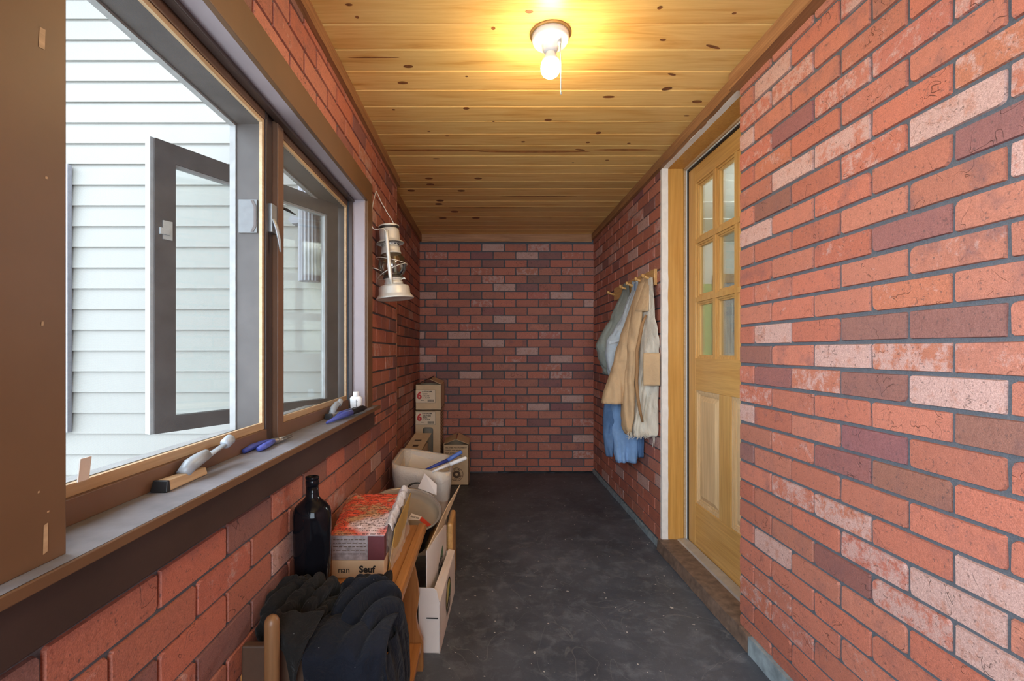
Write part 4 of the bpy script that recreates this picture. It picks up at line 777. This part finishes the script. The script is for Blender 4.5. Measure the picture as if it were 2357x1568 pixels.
# standing carton with printed notes and round seal
p=at(1020,1117,4.0); x0=p.x; x1=at(1079,1117,4.0).x; y0,y1=4.0,4.27; zt=.345
t=thing('printed_carton','brown carton with printed lines and a round seal against the back wall','carton',((x0+x1)/2,(y0+y1)/2,0))
mb=MB(); mb.box(x0,x1,y0,y0+.004,0,zt); mb.box(x0,x0+.004,y0,y1,0,zt); mb.box(x1-.004,x1,y0,y1,0,zt); mb.box(x0,x1,y1-.004,y1,0,zt); mb.box(x0,x1,y0,y1,0,.004); o=obj('carton_body',mb,KRAFT,t)
m=MB()
for i,s_ in enumerate(('*ALL STEEL FOR DURABILITY','*TWISTS AND BENDS','*FAST ACTION','*FITS ANY STOVE PIPE')): m.text(s_,.0145,Matrix.Translation((x0+.015,y0-.0006,zt-.030-i*.0235))@RXM,.0006)
obj('printed_lines',m,INKB,o); m=MB(); cx,cz=x0+.115,.092
def ring(r0,r1,n=40):
    for k in range(n): a,b=2*PI*k/n,2*PI*(k+1)/n; m.poly([(cx+r0*math.cos(a),y0-.0006,cz+r0*math.sin(a)),(cx+r1*math.cos(a),y0-.0006,cz+r1*math.sin(a)),(cx+r1*math.cos(b),y0-.0006,cz+r1*math.sin(b)),(cx+r0*math.cos(b),y0-.0006,cz+r0*math.sin(b))])
ring(.053,.057); ring(.012,.033)
for k,ch in enumerate('LIFETIME * QUALITY * '): a=PI*.95-2*PI*k/21; m.text(ch,.019,Matrix.Translation((cx+.037*math.cos(a),y0-.0006,cz+.037*math.sin(a)))@RXM@Matrix.Rotation(a-PI/2,4,'Z'),.0006,'CENTER')
obj('round_seal',m,INKB,o)
for s_ in (0,1):
    m=MB(); xm=(x0+x1)/2; 
    if s_: q=[(x1,y0+.01,zt),(x1,y1,zt+.004),(xm+.006,y1,zt+.055),(xm+.006,y0+.01,zt+.040)]
    else: q=[(x0,y0+.01,zt),(xm-.006,y0+.01,zt+.040),(xm-.006,y1,zt+.055),(x0,y1,zt+.004)]
    m.slab(q,(0,0,.003)); obj('carton_flap',m,KRAFT,t)
# white carton with an oval badge, lid standing up
A=Vector((-.177,1.774,0)); B=Vector((-.153,2.232,0)); e=(B-A).normalized(); nn=Vector((e.y,-e.x,0)); hh=.194
t=thing('white_carton','open white cardboard carton with oval green badges on the floor by the bench','carton',(-.20,2.0,0))
mb=MB(); inn=-nn*.085
mb.slab([A,B,B+Vector((0,0,hh)),A+Vector((0,0,hh))],-nn*.004); mb.slab([A+inn,B+inn,B,A],(0,0,.004))
mb.slab([A+Vector((0,0,hh)),B+Vector((0,0,hh)),B-nn*.030+Vector((0,0,hh+.006)),A-nn*.030+Vector((0,0,hh+.030))],(0,0,.003))
mb.slab([A+inn*.98,A+Vector((0,0,0)),A+Vector((0,0,hh-.01)),A-nn*.004+Vector((0,0,hh+.004)),A-nn*.014+Vector((0,0,hh+.044)),A-nn*.026+Vector((0,0,hh+.053)),A+inn*.98+Vector((0,0,hh+.053))],e*.004)
mb.slab([B+inn,B,B+Vector((0,0,hh)),B+inn+Vector((0,0,hh))],-e*.004); o=obj('carton_body',mb,WCARD,t,bevel=.001)
m=MB(); m.slab([A+e*.003-e*.0075+Vector((0,0,.133))-nn*.008,A-e*.0045+Vector((0,0,.133))-nn*.052,A-e*.0045+Vector((0,0,.136))-nn*.052,A-e*.0045+Vector((0,0,.136))-nn*.008],e*.004); obj('slot',m,INK,o)
LA=A-nn*.056+e*.03; LBv=B-nn*.040; 
mb=MB(); la,lb=LA+Vector((0,0,.006)),LBv+Vector((0,0,.006)); mb.slab([la,lb,lb+Vector((0,0,.312)),lb-e*.06+Vector((0,0,.332)),la+Vector((0,0,.368))],-nn*.004); lid=obj('raised_lid',mb,WCARD,t,bevel=.001)
mb=MB(); P0=at(984,1266,1.81); P1=at(1022,1207,2.20); P2=at(1060,1116,2.45); P3=at(1031,1165,2.25); mb.slab([P0,P1,P2,P3],(-.0035,0,.001)); obj('tuck_flap',mb,KRAFT,t)
def badge(par,org,ex,ez,n,rw,rh):
    org=Vector(org); G1=plain('badge_yellow',(.62,.55,.20),.5); G2=plain('badge_green',(.055,.16,.075),.5)
    E=lambda a,k,h:org+ex*rw*k*math.cos(a)+ez*rh*k*math.sin(a)+n*h
    m=MB(); N=40; m.cur=0; m.poly([E(2*PI*i/N,1,.0008) for i in range(N)]); m.cur=1; m.poly([E(2*PI*i/N,.86,.0012) for i in range(N)])
    m.cur=2; m.poly([E(a,.82,.0016) for a in [lerp(-2.3,.55,i/16) for i in range(17)]]+[org+ex*rw*.1+ez*rh*.1+n*.0016])
    m.cur=0; m.poly([org+ex*rw*x+ez*rh*z+n*.002 for x,z in ((-.7,-.95),(.6,-1.0),(.85,-.4),(.2,-.15),(-.6,-.3))])
    m.cur=3
    for x in (-.5,-.2,.1,.4): m.poly([org+ex*rw*(x+a)+ez*rh*z+n*.0024 for a,z in ((0,-.92),(.06,-.92),(.30,-.3),(.24,-.3))])
    m.poly([org+ex*rw*x+ez*rh*z+n*.0024 for x,z in ((-.6,-.55),(.7,-.45),(.7,-.50),(-.6,-.60))]); obj('oval_badge',m,[INK,G1,G2,WL],par)
badge(o,A+e*.225+Vector((0,0,.108)),e,Vector((0,0,1)),nn,.075,.068)
el=(lb-la).normalized(); badge(lid,la+el*.27+Vector((0,0,.235)),el,Vector((0,0,1)),Vector((el.y,-el.x,0)),.075,.066)

# ------------------------------------------------------------------ coat rack and garments on the right wall
t=thing('coat_rack','pine peg rail on the brick wall holding the coats','coat rack',(.99,3.19,1.53))
mb=MB(); mb.box(RX-.024,RX-.0055,2.756,3.63,1.532,1.628); obj('rack_board',mb,PINE,t,bevel=.003)
for y in (2.80,2.93,3.12,3.27,3.60):
    m=MB(); m.tube([(RX-.022,y,1.575),(RX-.05,y,1.582),(RX-.072,y,1.592)],[.009,.008,.008],12); m.lathe([(.002,-.010),(.010,-.008),(.013,0),(.010,.007),(.002,.009)],Matrix.Translation((RX-.076,y,1.594))@Matrix.Rotation(-PI/2-.15,4,'Y'),16); obj('peg',m,PINE,t)
def garment(mb,rows,dL,dR,th,seed,fr=7,amp=.022,nu=72,nv=60,pleat=0):
    """closed hanging cloth; rows = (image row, left, right) measured, spread between depth dL at the left edge and dR at the right edge"""
    y0,y1=rows[0][0],rows[-1][0]
    def fn(u,v):
        py=lerp(y0,y1,v); l,r=interp(rows,py)[:2]; a=2*PI*u; s_=.5-.5*math.cos(a); d=lerp(dL,dR,s_); px=lerp(l,r,s_); p=at(px,py,d)
        k=math.sin(a); wd=(r-l)*d/F; T=th*min(1,wd/.10+.15)
        p.y+=-k*T*abs(k)**-.4 if abs(k)>1e-3 else 0
        f=folds((p.x*1.5,p.y*1.5,p.z*.4),seed,fr)-.5+.4*(folds((p.x*1.5,p.y*1.5,p.z*.8),seed+5,fr*2)-.5); g=math.sin(s_*pleat*PI+3*nz((0,0,v*3),1,seed)) if pleat else 0
        n=Vector((math.cos(a)*-.35,-k,0)); p+=n*(amp*1.6*f+.010*g)*min(1,.25+1.6*v)
        p.x=min(p.x,RX-.012-.004*abs(k)-(.022 if 1.50<p.z<1.65 else 0)); return p
    mb.sm=True; b=len(mb.v); mb.grid(nu,nv,fn,True); mb.face([b+i for i in range(nu)][::-1]); mb.face([b+nu*(nv-1)+i for i in range(nu)])
def cl(name,col,var=.1,bumpy=.3):
    t=NT(name); n=t.noise(7,5); f=t.noise(500,2); m_=t.noise(15,4,.55,None,1.3); c=t.mix(t.ramp(n,[(.3,0),(.7,1)]),tuple(x*(1-var) for x in col),tuple(min(1,x*(1+var)) for x in col)); c=t.mix(t.ramp(m_,[(.55,0),(.8,.35)]),c,tuple(x*.65 for x in col)); pv=t.bump(m_,.35+bumpy*.5,.012); t.bump(f,.2,.0008,pv); return t.fin(c,.9,0,.15)
TAN=cl('tan_canvas',(.53,.355,.20)); CRM=cl('cream_quilting',(.64,.58,.48),.1,.8); BRN=cl('brown_trim',(.34,.19,.09)); LBL=cl('pale_blue_chambray',(.44,.49,.53)); GRN2=cl('grey_green_cotton',(.25,.27,.24)); DEN=cl('blue_denim',(.20,.32,.52),.2,.4); DEND=cl('dark_denim',(.10,.17,.30),.2,.4)
t=thing('tan_coat','worn tan canvas work coat with cream lining hanging nearest the door','coat',(.93,2.84,.64))
mb=MB(); garment(mb,[(640,1480,1499),(680,1470,1501),(720,1466,1503),(770,1463,1509),(815,1460,1518),(880,1455,1520),(950,1450,1521),(985,1446,1519),(1003,1452,1512)],2.93,2.74,.055,3,8,.028,80,70,3); o=obj('lining',mb,CRM,t)
mb=MB(); garment(mb,[(638,1478,1499),(660,1472,1498),(690,1464,1494),(718,1456,1488)],2.90,2.80,.066,9,7,.012,48,20); obj('yoke',mb,TAN,t)
mb=MB(); garment(mb,[(650,1472,1490),(720,1454,1476),(800,1441,1466),(880,1435,1459),(950,1433,1456),(986,1434,1454),(1000,1442,1452)],2.90,2.86,.072,5,6,.016,48,60); obj('front_panel',mb,TAN,t)
mb=MB(); garment(mb,[(655,1470,1484),(720,1448,1470),(800,1422,1456),(860,1405,1450),(905,1390,1444),(928,1386,1440)],2.96,2.93,.060,6,6,.014,56,60); obj('sleeve',mb,TAN,t)
mb=MB(); mb.tube([at(x,y,2.775) for x,y in ((1487,725),(1479,745),(1471,785),(1466,810),(1467,850),(1465,880),(1468,915),(1473,945),(1479,972))],[.006,.009,.010,.010,.010,.010,.009,.009,.006],10); obj('zip_strip',mb,BRN,t)
mb=MB(); mb.sm=True; mb.grid(12,16,lambda u,v:at(lerp(1481,1519,u),lerp(813,888,v),lerp(2.735,2.690,u)+.006*math.sin(u*5))); obj('patch_pocket',mb,TAN,t,solid=.006)
mb=MB()
for i in range(26): u=random.random(); p0=at(lerp(1440,1512,u),1000-4*random.random()-8*abs(u-.4),2.82-.06*u); mb.tube([p0,p0+Vector((random.uniform(-.01,.01),random.uniform(-.01,.01),-random.uniform(.01,.03))),p0+Vector((random.uniform(-.02,.02),random.uniform(-.01,.01),-random.uniform(.02,.045)))],.0012,5)
for x in (1503,1506): mb.tube([at(x,995,2.76),at(x+1,1012,2.76),at(x-1,1030,2.76)],.0016,5)
obj('frayed_threads',mb,CRM,t)
t=thing('blue_shirt','pale blue shirt hanging between the tan coat and the grey green one','shirt',(.90,3.10,.95))
mb=MB(); garment(mb,[(648,1463,1471),(690,1446,1470),(740,1426,1466),(782,1399,1462),(815,1394,1458),(850,1397,1455),(872,1404,1452)],3.14,3.02,.045,14,8,.022,64,54,2); obj('shirt_body',mb,LBL,t)
mb=MB(); mb.sm=True; mb.grid(8,8,lambda u,v:at(lerp(1402,1430,u),lerp(779,785,v)+7*(1-u),3.02)); obj('pocket_flap',mb,LBL,t,solid=.006)
t=thing('green_shirt','grey green shirt hanging furthest from the door','shirt',(.88,3.30,.95))
mb=MB(); garment(mb,[(654,1439,1454),(690,1425,1453),(735,1405,1450),(770,1385,1446),(796,1374,1440),(830,1382,1436),(862,1393,1430)],3.34,3.22,.05,22,8,.026,64,54,2); obj('shirt_body',mb,GRN2,t)
t=thing('denim_jacket','blue denim jacket hanging low behind the tan coat','jacket',(.91,3.0,.58))
mb=MB(); garment(mb,[(652,1477,1485),(880,1474,1485),(898,1440,1472),(915,1412,1469),(940,1408,1468),(1000,1408,1466),(1045,1411,1466),(1063,1416,1465)],3.11,3.03,.030,31,7,.020,64,60,3); o=obj('jacket_body',mb,DEN,t)
mb=MB(); garment(mb,[(900,1396,1424),(950,1390,1418),(1000,1389,1412),(1035,1393,1410),(1050,1396,1408)],3.13,3.10,.025,33,8,.016,40,36); obj('sleeve',mb,DEND,t)
mb=MB(); garment(mb,[(900,1460,1486),(980,1462,1490),(1030,1464,1489),(1052,1468,1487)],3.04,2.98,.025,35,8,.016,40,36); obj('sleeve',mb,DEND,t)
